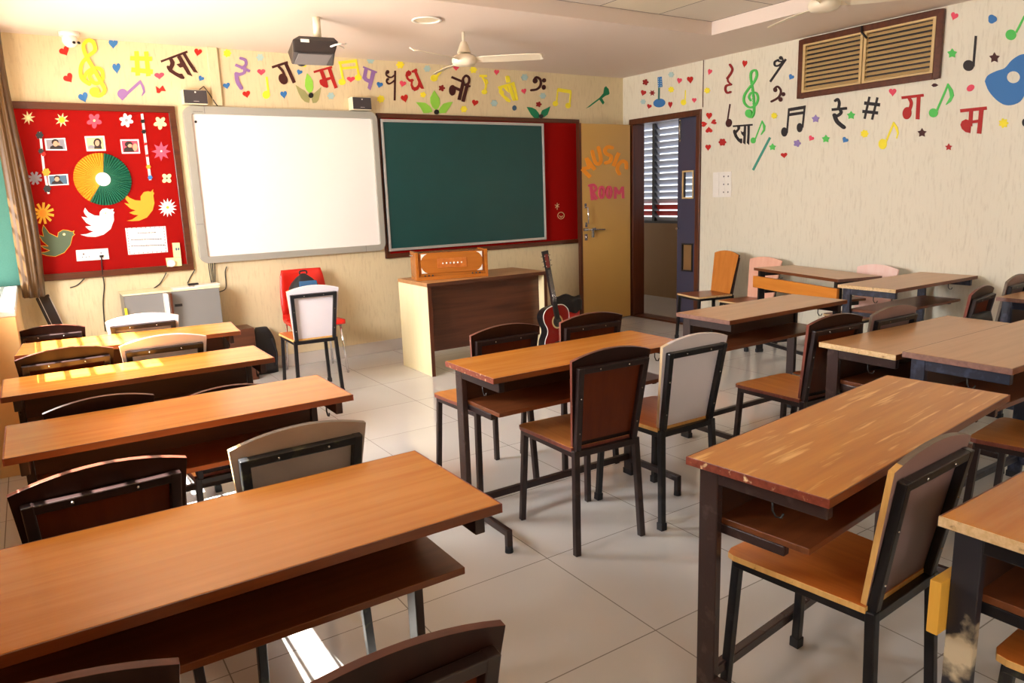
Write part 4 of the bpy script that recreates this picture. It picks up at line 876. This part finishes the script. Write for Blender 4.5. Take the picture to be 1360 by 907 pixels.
bo.add([(-.155, -.13, z0), (.115, -.13, z0), (.155, .12, z0), (-.13, .12, z0), (-.15, -.125, z1-.035), (.15, -.125, z1-.035), (.165, .12, z1-.035), (-.15, .12, z1-.035), (-.10, -.10, z1), (.13, -.10, z1), (.14, .10, z1), (-.12, .10, z1)],
       [(0, 3, 2, 1), (0, 1, 5, 4), (1, 2, 6, 5), (2, 3, 7, 6), (3, 0, 4, 7), (4, 5, 9, 8), (5, 6, 10, 9), (6, 7, 11, 10), (7, 4, 8, 11), (8, 9, 10, 11)])
pj = [bo.build('body', M['dark_pl'], t, .008)]
MB().bx(-.12, .10, -.11, .10, z0-.006, z0).build('top_plate', M['grey_pl'], t, .003)
MB().cyl((-.06, .12, -.25), (-.06, .15, -.25), .04).build('lens', M['black'], t)
MB().bx(-.10, -.045, -.1295, -.124, -.222, -.202).build('sticker_label', M['white_pl'], t)
MB().tube([(.09, -.12, -.242), (.12, -.15, -.238), (.16, -.155, -.23), (.20, -.13, -.22)], .006).tube([(.06, .03, -.17), (.12, 0, -.19), (.17, -.05, -.2), (.2, -.06, -.225)], .005).build('cable', M['white_pl'], t)
for o in t.children:
    if not o.name.startswith('mount_pole'):
        Rx = Matrix.Rotation(math.radians(-9), 3, 'X'); pv = Vector((0, 0, -.19)); o.rotation_euler = (math.radians(-9), 0, 0); o.location = pv-Rx@pv
t = thing('dome_camera', 'small white dome camera under the ceiling in the left corner', 'camera', (.43, 6.30, CZ))
MB().lathe([(.001, -.03), (.062, -.03), (.066, -.02), (.066, 0), (.001, 0)]).build('base', M['white_pl'], t)
MB().ball((.0, -.01, -.055), .052).build('dome', M['white_pl'], t)
for dx in (.018, .048): MB().cyl((dx, -.05, -.076), (dx+.004, -.066, -.08), .009).build('lens', M['black'], t)
t = thing('round_ceiling_light', 'round recessed ceiling light, switched off, behind the fan', 'ceiling light', (2.56, 4.91, CZ))
MB().lathe([(.085, 0), (.105, -.004), (.108, -.010), (.088, -.012), (.085, 0)], n=36).build('rim', M['white_pl'], t)
MB().cyl((0, 0, -.001), (0, 0, -.005), .086, n=32).build('diffuser', M['cream_pl'], t)
# speakers on the whiteboard
for px0, px1, lb in ((1.155, 1.335, 'dark front wall speaker above the left end of the whiteboard'), (2.545, 2.725, 'dark front wall speaker above the right end of the whiteboard')):
    t = thing('speaker', lb, 'speaker', ((px0+px1)/2, YF, 2.235), 0, 'speakers above the whiteboard')
    MB().bx(-.09, .09, -.10, 0, 0, .11).build('cabinet', M['cream_pl'], t, .004)
    MB().bx(-.086, .086, -.106, -.10, .006, .106).build('grille', M['speaker'], t, .002)
    MB().cyl((.0, -.106, .09), (.0, -.109, .09), .006, n=10).build('badge', M['white_pl'], t)
    MB().bx(-.018, .022, -.107, -.1055, .02, .024).build('lettering', M['alu'], t)
for k in range(4):
    pass
tag(MB().tube([(1.29, YF-.03, 2.352), (1.33, YF-.02, 2.385), (1.37, YF-.012, 2.33), (1.40, YF-.035, 2.26), (1.42, YF-.03, 2.235)], .004).build('cable', M['cable']), 'thin cable running from the left speaker behind the whiteboard', 'cable', 'thin cables on the front wall')

# ------------------------------------------------------------------ desks
def make_desk(L=1.07, D=.41, top='top_o', edge='edge', frame='fr_brown', panel=True, plank=None, leg='', shelf='shelf', legend=None, pz=.475):
    t = thing('school_desk', 'x', 'desk', (0, 0, 0), 0, 'school desks')
    x1 = L/2; lx = x1-.05; yf = D/2
    MB().bx(-x1+.004, x1-.004, -yf+.004, yf-.004, .727, .750).build('tabletop', M[top], t, .0015)
    for s in (-1, 1): MB().bx(s*x1-.004 if s > 0 else -x1, x1 if s > 0 else -x1+.004, -yf, yf, .727, .7495).build('edge_band', M[edge], t, .001)
    MB().bx(-x1+.004, x1-.004, -yf, -yf+.004, .727, .7495).bx(-x1+.004, x1-.004, yf-.004, yf, .727, .7495).build('edge_band', M['edge_dk'], t, .001)
    MB().bx(-x1+.066, x1-.066, -yf+.075, yf-.062, .560, .578).build('shelf', M[shelf], t, .002)
    if panel: MB().bx(-lx+.014, lx-.014, yf-.062, yf-.047, .556, .7265).build('back_panel', M['back_pan'], t)
    fm = M[frame]
    for s in (-1, 1):
        lm = M[leg] if (leg and s < 0) else fm
        lg = MB().bx(s*lx-.013, s*lx+.013, yf-.075, yf-.018, .012, .727).build('leg', lm, t, .003)
        MB().bx(s*lx-.016, s*lx+.016, yf-.078, yf-.015, 0, .03).build('foot_cap', M['rubber'], lg, .002)
        MB().bx(s*lx-.013, s*lx+.013, -yf+.02, yf-.075, .680, .727).build('top_bar', fm, t, .003)
        MB().bx(min(s*(lx-.040), s*(lx-.015)), max(s*(lx-.040), s*(lx-.015)), -yf+.14, yf-.062, .532, .560).build('shelf_bracket', fm, t, .003)
        fb = MB().beam((s*lx, yf-.06, .085), (s*lx, -yf+.01, .085), .026, .030).beam((s*lx, -yf+.012, .10), (s*lx, -yf+.012, .012), .026, .026, up=(0, 1, 0)).build('foot_bar', fm, t, .004)
        MB().cyl((s*lx, -yf+.012, 0), (s*lx, -yf+.012, .03), .018, .016, n=12).build('foot_cap', M['rubber'], fb)
        MB().tube([(s*(lx-.0), -.03, .68), (s*(lx-.0), -.03, .655), (s*lx, -.04, .64), (s*lx, -.055, .642), (s*lx, -.06, .655)], .003, 6).build('bag_hook', M['black'], t)
    MB().bx(-lx+.012, lx-.012, yf-.062, yf-.036, .085, .115).build('stretcher', fm, t, .003)
    if plank: MB().bx(-x1+.0, x1-.0, yf-.018, yf+.006, pz, pz+(.125 if pz < .5 else .10)).build('front_plank', M[plank], t, .002)
    return t
def put(t, x, y, deg, label, sz=1.0):
    t.location = (x, y, 0); t.rotation_euler = (0, 0, math.radians(deg)); t['label'] = label; t.scale = (1, 1, sz)
    return t
put(make_desk(1.07, .39), .405, 4.465, -5, 'orange desk nearest the front wall in the left row')
put(make_desk(1.05, .38), .345, 3.55, 0, 'orange desk with bright sun squares on its top, second of the left row')
put(make_desk(1.07, .40), .38, 2.695, 0, 'orange desk third in the left row, no sun on it')
put(make_desk(1.07, .46, legend=1), .295, 1.575, 0, 'nearest large orange desk at the lower left')
put(make_desk(1.065, .405, 'top_o', 'edge', 'fr_brown', leg='fr_mottled'), 1.965, 2.545, -.7, 'orange desk alone in the middle with four chairs around it')
put(make_desk(1.20, .395, 'top_w', 'edge', 'fr_mottled', leg='fr_mottled'), 2.0, 1.17, 6.5, 'scratched orange desk with pale wear streaks at right, maroon edge')
put(make_desk(1.07, .41, 'top_o', 'edge_pale', 'fr_black', plank='plank_y', leg='fr_pale'), 2.07, .525, 1, 'orange desk in the bottom right corner with a paint-rubbed leg')
put(make_desk(1.06, .39, 'top_sheen', 'edge_m', 'fr_brown'), 3.585, 2.764, -.3, 'sheen-tan desk before the door, behind the white-backed middle chair')
put(make_desk(1.05, .36, 'top_sheen', 'edge_pale', 'fr_mottled'), 3.43, 1.745, -2, 'sheen-tan desk with pale worn edge, pushed against a second desk at right')
put(make_desk(1.07, .40, 'top_sheen', 'edge_m', 'fr_blue'), 3.41, 1.345, 0, 'sheen-tan desk with blue-black frame, nearer one of the joined pair at right', 1.035)
put(make_desk(1.06, .42, 'top_sheen', 'edge_pale', 'fr_blue', panel=False), 5.235, 2.80, -1, 'sheen-tan desk with dark blue frame whose end touches the right wall')
put(make_desk(1.04, .40, 'top_sheen', 'edge_m', 'fr_black', panel=False, plank='plank_o', pz=.58), 5.30, 3.62, 73.4, 'sheen-tan desk turned sideways with an orange plank, along the right wall')
put(make_desk(1.0, .40, 'top_sheen', 'edge_m', 'fr_blue'), 5.275, 1.83, 0, 'sheen-tan desk cut off at the right edge of the photo')

# ------------------------------------------------------------------ chairs
def make_chair(frame, rear, front, edge, seat, seat_edge, inset=None, cap=True, arc=None, outer=None):
    t = thing('school_chair', 'x', 'chair', (0, 0, 0), 0, 'school chairs')
    fm = M[frame]
    sp = [(-.165, -.19), (.165, -.19), (.192, .17), (.185, .192), (.16, .202), (-.16, .202), (-.185, .192), (-.192, .17)]
    MB().prism([(x, y, .433) for x, y in sp], (0, 0, 1), .018, 0, side=1).build('seat', [M[seat], M[seat_edge]], t, .002)
    # backrest board in its tilted plane
    def bp(u, v, n=0.0): # v along the tilt
        k = v/.40; return Vector((u, -.172-.066*k-n, .452+.395*k))
    tilt = Vector((0, -.066, .395)).normalized(); nrm = Vector((0, -tilt.z, tilt.y))   # nrm points to the rear
    o = [(-.155, 0), (.155, 0), (.192, .372)]
    for i in range(1, 12): x = .192-.384*i/12; o.append((x, .372+.032*(1-(x/.192)**2)))
    o += [(-.192, .372)]
    poly = [bp(u, v) for u, v in o]
    MB().prism(poly, nrm, .015, 0, side=lambda i: 3 if 2 <= i <= len(poly)-3 else 1, back=2).build('backrest', [M[outer or rear], M[edge], M[front], M[arc or edge]], t, .0015)
    if inset:
        q = [bp(-.135, .02)+nrm*.0152, bp(.135, .02)+nrm*.0152, bp(.162, .33)+nrm*.0152, bp(-.162, .33)+nrm*.0152]
        MB().prism(q, nrm, .0015).build('rear_panel', M[inset], t)
    off = nrm*.0275
    ft = [bp(-.158, .335)+off, bp(.158, .335)+off]; fb = [bp(-.140, -.01)+off, bp(.140, -.01)+off]
    w_ = .026
    fr_ = MB().beam(fb[0], ft[0]+(ft[0]-fb[0]).normalized()*.013, w_, .024, up=nrm).beam(fb[1], ft[1]+(ft[1]-fb[1]).normalized()*.013, w_, .024, up=nrm).beam(ft[0], ft[1], .0225, w_-.001, up=tilt)
    fr_.build('back_frame', fm, t, .003)
    scr = None
    for u, v in ((-.07, .335), (.07, .335), (-.150, .22), (.150, .22), (-.143, .07), (.143, .07)):
        p = bp(u, v)+nrm*.0395
        if scr is None:
            sm = MB().ball((0, 0, 0), (.0038, .003, .0038), 8); scr = sm.build('screw', M['steel'], t); scr.location = p
        else:
            c = scr.copy(); COL.objects.link(c); c.location = p; c.parent = t
    rl = [Vector((-.148, -.20, .43)), Vector((.148, -.20, .43))]
    MB().beam((-.17, .18, .421), (-.15, -.2, .421), .022, .022).beam((.17, .18, .421), (.15, -.2, .421), .022, .022).beam((-.17, .175, .421), (.17, .175, .421), .022, .022).beam((-.14, -.2, .425), (.14, -.2, .425), .024, .026).build('seat_frame', fm, t, .002)
    for s in (-1, 1):
        lg = MB().beam((s*.150, -.2, .44), (s*.166, -.222, .0), .026, .026, up=(0, 1, 0)).build('leg', fm, t, .003)
        if cap: MB().beam((s*.1648, -.2205, .034), (s*.166, -.222, 0), .032, .032, up=(0, 1, 0)).build('foot_cap', M['rubber'], lg, .002)
        lg = MB().beam((s*.165, .172, .43), (s*.181, .195, .0), .025, .025, up=(0, 1, 0)).build('leg', fm, t, .003)
        if cap: MB().beam((s*.1798, .1935, .034), (s*.181, .195, 0), .031, .031, up=(0, 1, 0)).build('foot_cap', M['rubber'], lg, .002)
    return t
PROTO = {}
STY = {'brown': ('fr_brown', 'lacq', 'panel_o', 'lacq_e', 'seat_b', 'lacq_e', 'lacq_in', False, 'lacq_t'),
       'white': ('fr_black', 'lilac', 'panel_o', 'edge_lt', 'seat', 'raw', None, True, 'arc_lt'),
       'grey': ('grime', 'greyl', 'panel_o', 'edge_pale', 'seat', 'raw', None, True, 'arc_dk'),
       'mauve': ('fr_black', 'mauve', 'panel_o', 'raw', 'seat', 'raw', None, True, 'arc_dk'),
       'murky': ('fr_black', 'mauve', 'panel_o', 'arc_dk', 'seat_d', 'arc_dk', None, True, 'arc_dk'),
       'wood': ('fr_black', 'lilac', 'panel_o', 'lacq', 'seat_d', 'edge_pale', None, True),
       'pink': ('fr_black', 'lilac', 'panel_p', 'panel_p', 'seat_d', 'edge_pale', None, True),
       'pale': ('fr_black', 'lilac', 'panel_pp', 'panel_pp', 'seat_d', 'edge_pale', None, True)}
def chair(style, x, y, deg, label, sc_=1.0):
    if style not in PROTO:
        t = PROTO[style] = make_chair(*STY[style]); t.location = (x, y, 0); t.rotation_euler = (0, 0, math.radians(deg)); t['label'] = label; t.scale = (sc_,)*3
        return t
    return dup(PROTO[style], (x, y, 0), math.radians(deg), label, None, sc_)
chair('brown', 1.865, 2.375, -4, 'dark brown chair with red-brown inner panel at the near side of the middle desk')
chair('white', 2.29, 2.345, -1, 'white-backed chair with black frame at the near side of the middle desk')
chair('brown', 1.83, 3.11, -1, 'dark brown chair behind the middle desk, beside the teacher table')
chair('brown', 2.345, 3.08, -4, 'dark brown chair behind the middle desk, in front of the guitar')
chair('mauve', 1.705, 1.075, 3, 'large mauve-backed chair with yellow worn edge under the scratched desk')
chair('brown', 3.12, 2.23, -4, 'dark brown chair with scuffed maroon edge below the sheen-tan desk near the door')
chair('murky', 3.53, 2.19, -1, 'mauve-backed chair tucked behind the joined pair of desks')
chair('brown', 4.45, 2.22, 8, 'dark chair standing alone before the right wall')
chair('murky', 5.13, 2.32, 6, 'chair peeking over the desk cut off at the right edge')
chair('wood', 5.36, 4.82, 76, 'chair with plain orange wood back against the right wall by the door')
chair('pink', 5.41, 4.36, 87, 'chair with pink back against the right wall', .95)
chair('pale', 5.43, 3.30, 86, 'chair with pale pink back behind the sideways desk', .94)
chair('white', 1.70, 5.50, -4, 'clean white-backed chair before the red plastic chair')
chair('brown', .06, 5.27, -8, 'dark brown chair in the front left corner under the curtain', .93)
chair('white', .50, 4.92, -4, 'white-backed chair at the foremost left desk, before the grey cabinet')
chair('brown', .05, 4.02, 3, 'brown chair with a sunlit top edge between the first two left desks')
chair('white', .475, 4.04, -1, 'white-backed chair between the first two left desks')
chair('brown', .115, 3.17, 4, 'dark chair of which only a thin arc shows behind the third left desk, window side', .93)
chair('brown', .56, 3.15, 0, 'dark chair of which only a thin arc shows behind the third left desk, aisle side', .89)
chair('brown', .055, 2.19, 3, 'very dark chair with two bright sun stripes behind the nearest left desk')
chair('grey', .545, 2.18, 1, 'soiled grey-backed chair behind the nearest left desk')
chair('brown', .325, 1.09, 0, 'dark brown chair top at the bottom edge, right of centre left')
chair('brown', -.075, 1.30, -5, 'dark brown chair corner at the very bottom left edge')
chair('grey', 1.80, .43, 2, 'chair whose seat corner shows at the bottom right under the corner desk')
chair('brown', 3.19, 1.14, 6, 'dark chair seat seen behind the large mauve-backed chair')

# ------------------------------------------------------------------ teacher's table and what is on and by it
t = thing('teacher_table', 'walnut and cream teacher table below the chalkboard', 'table', (3.215, 5.53, 0))
MB().bx(-.605, .59, -.28, .28, .742, .772).build('tabletop', M['desk_top'], t, .002)
MB().bx(-.605, .59, -.283, -.28, .742, .7715).build('edge_band', M['desk_dark'], t)
for x in (-.60, .555):
    MB().bx(x, x+.03, -.272, .28, 0, .742).build('side_panel', M['desk_cream'], t, .001)
    MB().bx(x, x+.03, -.28, -.272, 0, .742).build('edge_band', M['brown_woodz'], t)
MB().bx(-.57, .555, -.19, -.172, .19, .742).build('modesty_panel', M['desk_dark'], t)
hm = thing('harmonium', 'varnished harmonium with white corner fittings on the teacher table', 'harmonium', (2.965, 5.515, .772), math.radians(-16))
MB().bx(-.29, .29, -.10, .12, .012, .225).build('case', M['honey'], hm, .004)
MB().bx(-.31, .31, -.12, .13, 0, .03).build('base_board', M['honey'], hm, .003)
for x in (-.31, .285): MB().bx(x, x+.025, -.12, .13, .03, .235).build('end_board', M['honey'], hm, .003)
MB().bx(-.265, .265, -.112, -.10, .055, .222).build('front_panel', M['honey'], hm, .003)
MB().bx(-.125, .125, -.118, -.112, .095, .175).build('stop_plate', M['seat'], hm, .002)
for i in range(6): MB().ball((-.08+i*.032, -.124, .135), .008, 10).build('stop_knob', M['white_pl'], hm)
for sx in (-1, 1):
    for zz, sz in ((.218, -1), (.058, 1)):
        c = Vector((sx*.262, -.1125, zz)); MB().prism([c, c+Vector((-sx*.05, 0, 0)), c+Vector((-sx*.03, 0, sz*.010)), c+Vector((-sx*.010, 0, sz*.03)), c+Vector((0, 0, sz*.05))], (0, -1, 0), .003).build('corner_fitting', M['white_pl'], hm)
    for i in range(3): MB().ball((sx*.235-sx*i*.032, -.122, .038), .008, 8).build('side_knob', M['black'], hm)
for sx in (-1, 1): MB().tube([(sx*.31, -.05, .205), (sx*.33, -.05, .205), (sx*.33, .05, .205), (sx*.31, .05, .205)], .004).build('carrying_handle', M['chrome'], hm)
# bin and guitar
bn = thing('waste_bin', 'red waste bin lined with a black bag beside the yellow door', 'bin', (4.37, 5.72, 0))
MB().lathe([(.001, 0), (.105, 0), (.14, .37), (.13, .37), (.10, .01), (.001, .01)], n=30).build('bucket', M['red_pl'], bn)
rb = []
bl = MB(); n = 40; vs = []
for j, (r_, z) in enumerate(((.146, .30), (.152, .36), (.155, .41), (.142, .435), (.125, .42), (.11, .36), (.10, .25))):
    for i in range(n):
        a_ = 2*PI*i/n; q = r_*(1+.03*math.sin(a_*7+j)+.02*math.sin(a_*11+2*j)); vs.append((q*math.cos(a_), q*math.sin(a_), z+.012*math.sin(a_*5+j)))
bl.add(vs, [(j*n+i, j*n+(i+1) % n, (j+1)*n+(i+1) % n, (j+1)*n+i) for j in range(6) for i in range(n)], 0, True)
bl.build('bin_liner', M['bag'], bn)
gt = thing('guitar', 'red and black acoustic guitar leaning against the teacher table', 'guitar', (3.845, 5.085, 0))
gt.rotation_mode = 'XYZ'; gt.rotation_euler = (math.radians(-7), math.radians(-6), math.radians(4))
half = [(0, .0), (.10, .012), (.165, .06), (.19, .13), (.175, .20), (.135, .255), (.125, .30), (.145, .36), (.142, .42), (.10, .465), (.04, .48), (0, .48)]
hp = crom(half, 4); op = hp+[(-x, y) for x, y in hp[::-1][1:-1]]
hole = [(x, y) for x, y in ell_pts(0, .335, .048, .048)]
MB().prism([(x, 0, z) for x, z in op], (0, -1, 0), .004, hole=[(x, 0, z) for x, z in hole]).build('soundboard', flat('cherry_sunburst', rgb(130, 22, 14), 0.2), gt)
MB().prism([(x*.992, .09, .004+z*.992) for x, z in op], (0, -1, 0), .09).build('body', M['black'], gt)
lo = [(x, -.003, z) for x, z in op]+[(op[0][0], -.003, op[0][1])]
MB().tube(lo, .004, 6).build('binding', M['white_pl'], gt)
MB().prism([(x, -.004, z) for x, z in ell_pts(0, .335, .062, .062)], (0, -1, 0), .001, hole=[(x, -.004, z) for x, z in hole]).build('rosette', M['tan_slat'], gt)
MB().bx(-.025, .025, -.018, .006, .36, .80).build('neck', M['fr_brown'], gt, .003)
MB().bx(-.022, .022, -.022, -.018, .36, .80).build('fretboard', M['black'], gt)
MB().prism([(-.026, .0, .80), (.026, .0, .80), (.034, .0, .97), (-.034, .0, .97)], (0, -1, 0), .016).build('headstock', M['black'], gt)
MB().bx(-.02, .02, -.0165, -.016, .82, .94).build('headstock_veneer', flat('cherry_wood', rgb(120, 30, 24), .3), gt)
for s in (-1, 1):
    for i in range(3): MB().cyl((s*.022, -.018, .835+i*.045), (s*.022, -.024, .835+i*.045), .005, n=8).cyl((s*.03, -.008, .835+i*.045), (s*.052, -.008, .835+i*.045), .004, n=8).build('tuning_peg', M['steel'], gt)
MB().bx(-.07, .07, -.014, -.004, .14, .165).build('bridge', M['black'], gt, .002)
sg = MB()
for i in range(6): sg.tube([(-.018+i*.0072, -.016, .155), (-.016+i*.0064, -.026, .80)], .0006, 4)
sg.build('strings', M['steel'], gt)

# red plastic chair with backpack
rc = thing('plastic_chair', 'red plastic chair on chrome legs against the front wall', 'chair', (1.93, 6.12, 0), math.radians(176))
def shell(pts_w, th, name):
    mb = MB(); n = 10; vs = []; rows_ = len(pts_w)
    for (y, z, hw, dish) in pts_w:
        for i in range(n+1):
            u = -1+2*i/n; vs.append(Vector((hw*u, y+dish*u*u, z)))
    o = len(vs); vs2 = [v+Vector((0, -.0, -th)) if False else v for v in vs]
    fs = [(j*(n+1)+i, j*(n+1)+i+1, (j+1)*(n+1)+i+1, (j+1)*(n+1)+i) for j in range(rows_-1) for i in range(n)]
    ob = mb.add(vs, fs, 0, True).build(name, M['red_pl'], rc)
    md = ob.modifiers.new('thick', 'SOLIDIFY'); md.thickness = th; md.offset = 0
    return ob
shell([(-.21, .50, .20, .02), (-.225, .58, .205, .025), (-.245, .70, .20, .03), (-.262, .82, .185, .03), (-.268, .875, .17, .03)], .012, 'backrest')
shell([(.215, .425, .225, 0), (.20, .455, .23, 0), (.10, .452, .228, 0), (-.10, .445, .215, 0), (-.19, .455, .205, 0), (-.215, .50, .20, .02)], .012, 'seat')
for s in (-1, 1):
    MB().tube([(s*.19, .18, .445), (s*.215, .22, 0)], .010).build('leg', M['chrome'], rc)
    MB().tube([(s*.18, -.17, .445), (s*.205, -.215, 0)], .010).build('leg', M['chrome'], rc)
MB().tube([(-.195, .195, .42), (.195, .195, .42)], .008).tube([(-.185, -.18, .42), (.185, -.18, .42)], .008).build('seat_frame', M['chrome'], rc)
bk = thing('backpack', 'black and blue backpack standing on the red plastic chair', 'backpack', (1.905, 6.17, .462), math.radians(-6))
def bag_mesh(w_, d_, h_, end=.12, n=20):
    mb = MB(); vs = []; lv = 10
    for j in range(lv+1):
        k = j/lv; z = h_*k; q = (1-max(0, (k-.55)/.45)**2.2*(1-end)) if k < 1 else end
        for i in range(n):
            a_ = 2*PI*i/n; c_, s_ = math.cos(a_), math.sin(a_)
            vs.append((w_/2*q*math.copysign(abs(c_)**.55, c_), d_/2*(q**.7)*math.copysign(abs(s_)**.55, s_), z))
    fs = [(j*n+i, j*n+(i+1) % n, (j+1)*n+(i+1) % n, (j+1)*n+i) for j in range(lv) for i in range(n)]
    fs += [tuple(range(n))[::-1], tuple(lv*n+i for i in range(n))]
    return mb.add(vs, fs, 0, True)
bag_mesh(.27, .17, .39).build('bag', M['bag'], bk)
MB().bx(-.06, .09, -.098, -.082, .27, .335).build('blue_flap', M['bagblue'], bk, .008)
MB().tube(crom([(-.03, .0, .385), (-.025, .0, .41), (.025, .0, .41), (.03, .0, .385)]), .007).build('grab_loop', M['bag'], bk)
hb = thing('shoulder_bag', 'black bag with rounded top behind the joined desks, by the dark chair', 'bag', (4.37, 1.925, .325), math.radians(6))
bag_mesh(.36, .06, .385, .62).build('bag', M['bag'], hb)
MB().tube(crom([(-.16, 0, .30), (-.165, .0, .15), (-.15, 0, .03)]), .010).build('strap', M['bag'], hb)

# grey cabinet under the whiteboard corner
cb = thing('steel_cabinet', 'low grey steel cabinet under the whiteboard with one door ajar', 'cabinet', (.875, 6.29, 0))
MB().bx(-.345, .345, -.10, .17, 0, .80).build('body', M['cabinet'], cb, .003)
MB().bx(-.35, .35, -.118, .17, .80, .812).build('top', M['desk_cream'], cb, .002)
MB().bx(-.02, .34, -.116, -.10, .02, .798).build('door', M['cabinet'], cb, .002)
ld = MB().bx(-.34, -.03, -.116, -.10, .02, .798).build('door', M['cabinet'], cb, .002)
MB().bx(-.045, -.028, -.24, -.10, .46, .80).build('shelf_board', M['brown_woodz'], cb)
MB().bx(-.075, -.048, -.20, -.10, .55, .795).build('paper_stack', M['white_pl'], cb, .002)
MB().bx(-.07, -.048, -.19, -.117, .30, .55).build('inner_box', M['black'], cb)
MB().bx(.0, .055, -.119, -.116, .68, .70).build('handle_slot', M['black'], cb)
MB().bx(-.352, -.336, -.15, -.118, .30, .71).build('yellow_strip', M['yellow'], cb)
pp = thing('paper_bundle', 'pinkish papers and adaptor lying on the grey cabinet', 'papers', (1.10, 6.27, .812), 0)
MB().bx(-.22, .12, -.07, .06, 0, .008).bx(-.05, .13, -.08, .05, .008, .016).build('sheets', M['paper'], pp)
MB().bx(-.10, -.02, -.03, .01, .016, .032).build('adaptor', M['black'], pp, .004)
def cable(label, pts, r=.004): return tag(MB().tube(crom([tuple(p) for p in pts]), r, 6).build('cable', M['cable']), label, 'cable', 'thin cables on the front wall')
q = lambda px, py, d=.012: on_y(px, py, YF-d)
cable('black mains cable hanging from the plug below the red board', [q(134.5, 341, .042), q(136, 362, .036), q(138.5, 380), q(137, 400), q(138, 420), q(140, 440)])
cable('black cable from the socket box down to the grey cabinet', [q(221, 362, .036), q(213, 376), q(204, 383), q(198, 388)])
cable('short loose cable end under the middle of the red board', [q(112, 370, .036), q(106, 376), q(100, 380), q(93, 382)])
cable('thin cable from the whiteboard corner to the papers', [q(259, 358, .03), q(254, 366), q(249, 376)])
cable('looped grey cable at the right of the cabinet', [q(301, 354, .03), q(299, 362), q(300, 374), q(299, 384), q(290, 388)])
for i, dx in enumerate((-4, -1.5, 1, 4)):
    cable('white-black cable bundle dropping from the whiteboard to the cabinet', [q(281+dx, 349, .03), q(282+dx*.9, 362, .02), q(283+dx*.5, 378, .05)], .0035)
# dark case, boxes and bag along the front wall
kb = thing('keyboard_case', 'slim black case with silver edges leaning in the front left corner', 'case', (.13, 6.34, 0))
kc = MB(); kc.beam((.10, .0, .02), (-.112, .04, .835), .09, .05, up=(0, 1, 0)); kc.build('case', M['black'], kb, .006)
MB().beam((.075, -.026, .03), (-.135, .014, .83), .004, .004, up=(0, 1, 0)).beam((.146, -.026, .03), (-.068, .014, .83), .004, .004, up=(0, 1, 0)).build('edge_trim', M['alu'], kb)
tag(MB().bx(1.245, 1.455, 6.17, 6.40, 0, .44).build('storage_box', M['desk_dark'], bevel=.004), 'dark brown wooden box on the floor behind the first left desk', 'box')
gb = thing('gig_bag', 'black soft bag leaning against the front wall right of the brown box', 'bag', (1.565, 6.385, 0))
bag_mesh(.21, .13, .40, .45).build('bag', M['bag'], gb)
MB().tube(crom([(.06, -.06, .30), (.09, -.075, .18), (.08, -.07, .06)]), .008).build('strap', M['bag'], gb)
# curtain
ct = thing('curtain', 'brown satin curtain gathered at the left edge', 'curtain', (-.03, 6.27, .845))
cm = MB(); n = 64; lv = 14; vs = []
for j in range(lv+1):
    k = j/lv; z = 1.83*k; amp = 1+.12*math.sin(k*6)
    for i in range(n):
        a_ = 2*PI*i/n; r_ = (1+.16*math.sin(a_*9+.8*math.sin(k*4)))*amp
        vs.append((.062*r_*math.cos(a_)+.012*math.sin(k*5), .085*r_*math.sin(a_), z))
fs = [(j*n+i, j*n+(i+1) % n, (j+1)*n+(i+1) % n, (j+1)*n+i) for j in range(lv) for i in range(n)]+[tuple(range(n))[::-1], tuple(lv*n+i for i in range(n))]
cm.add(vs, fs, 0, True).build('cloth', M['curtain'], ct)
MB().cyl((-.03, -3.0, 1.80), (-.03, .14, 1.80), .012).build('curtain_rod', M['steel'], ct)
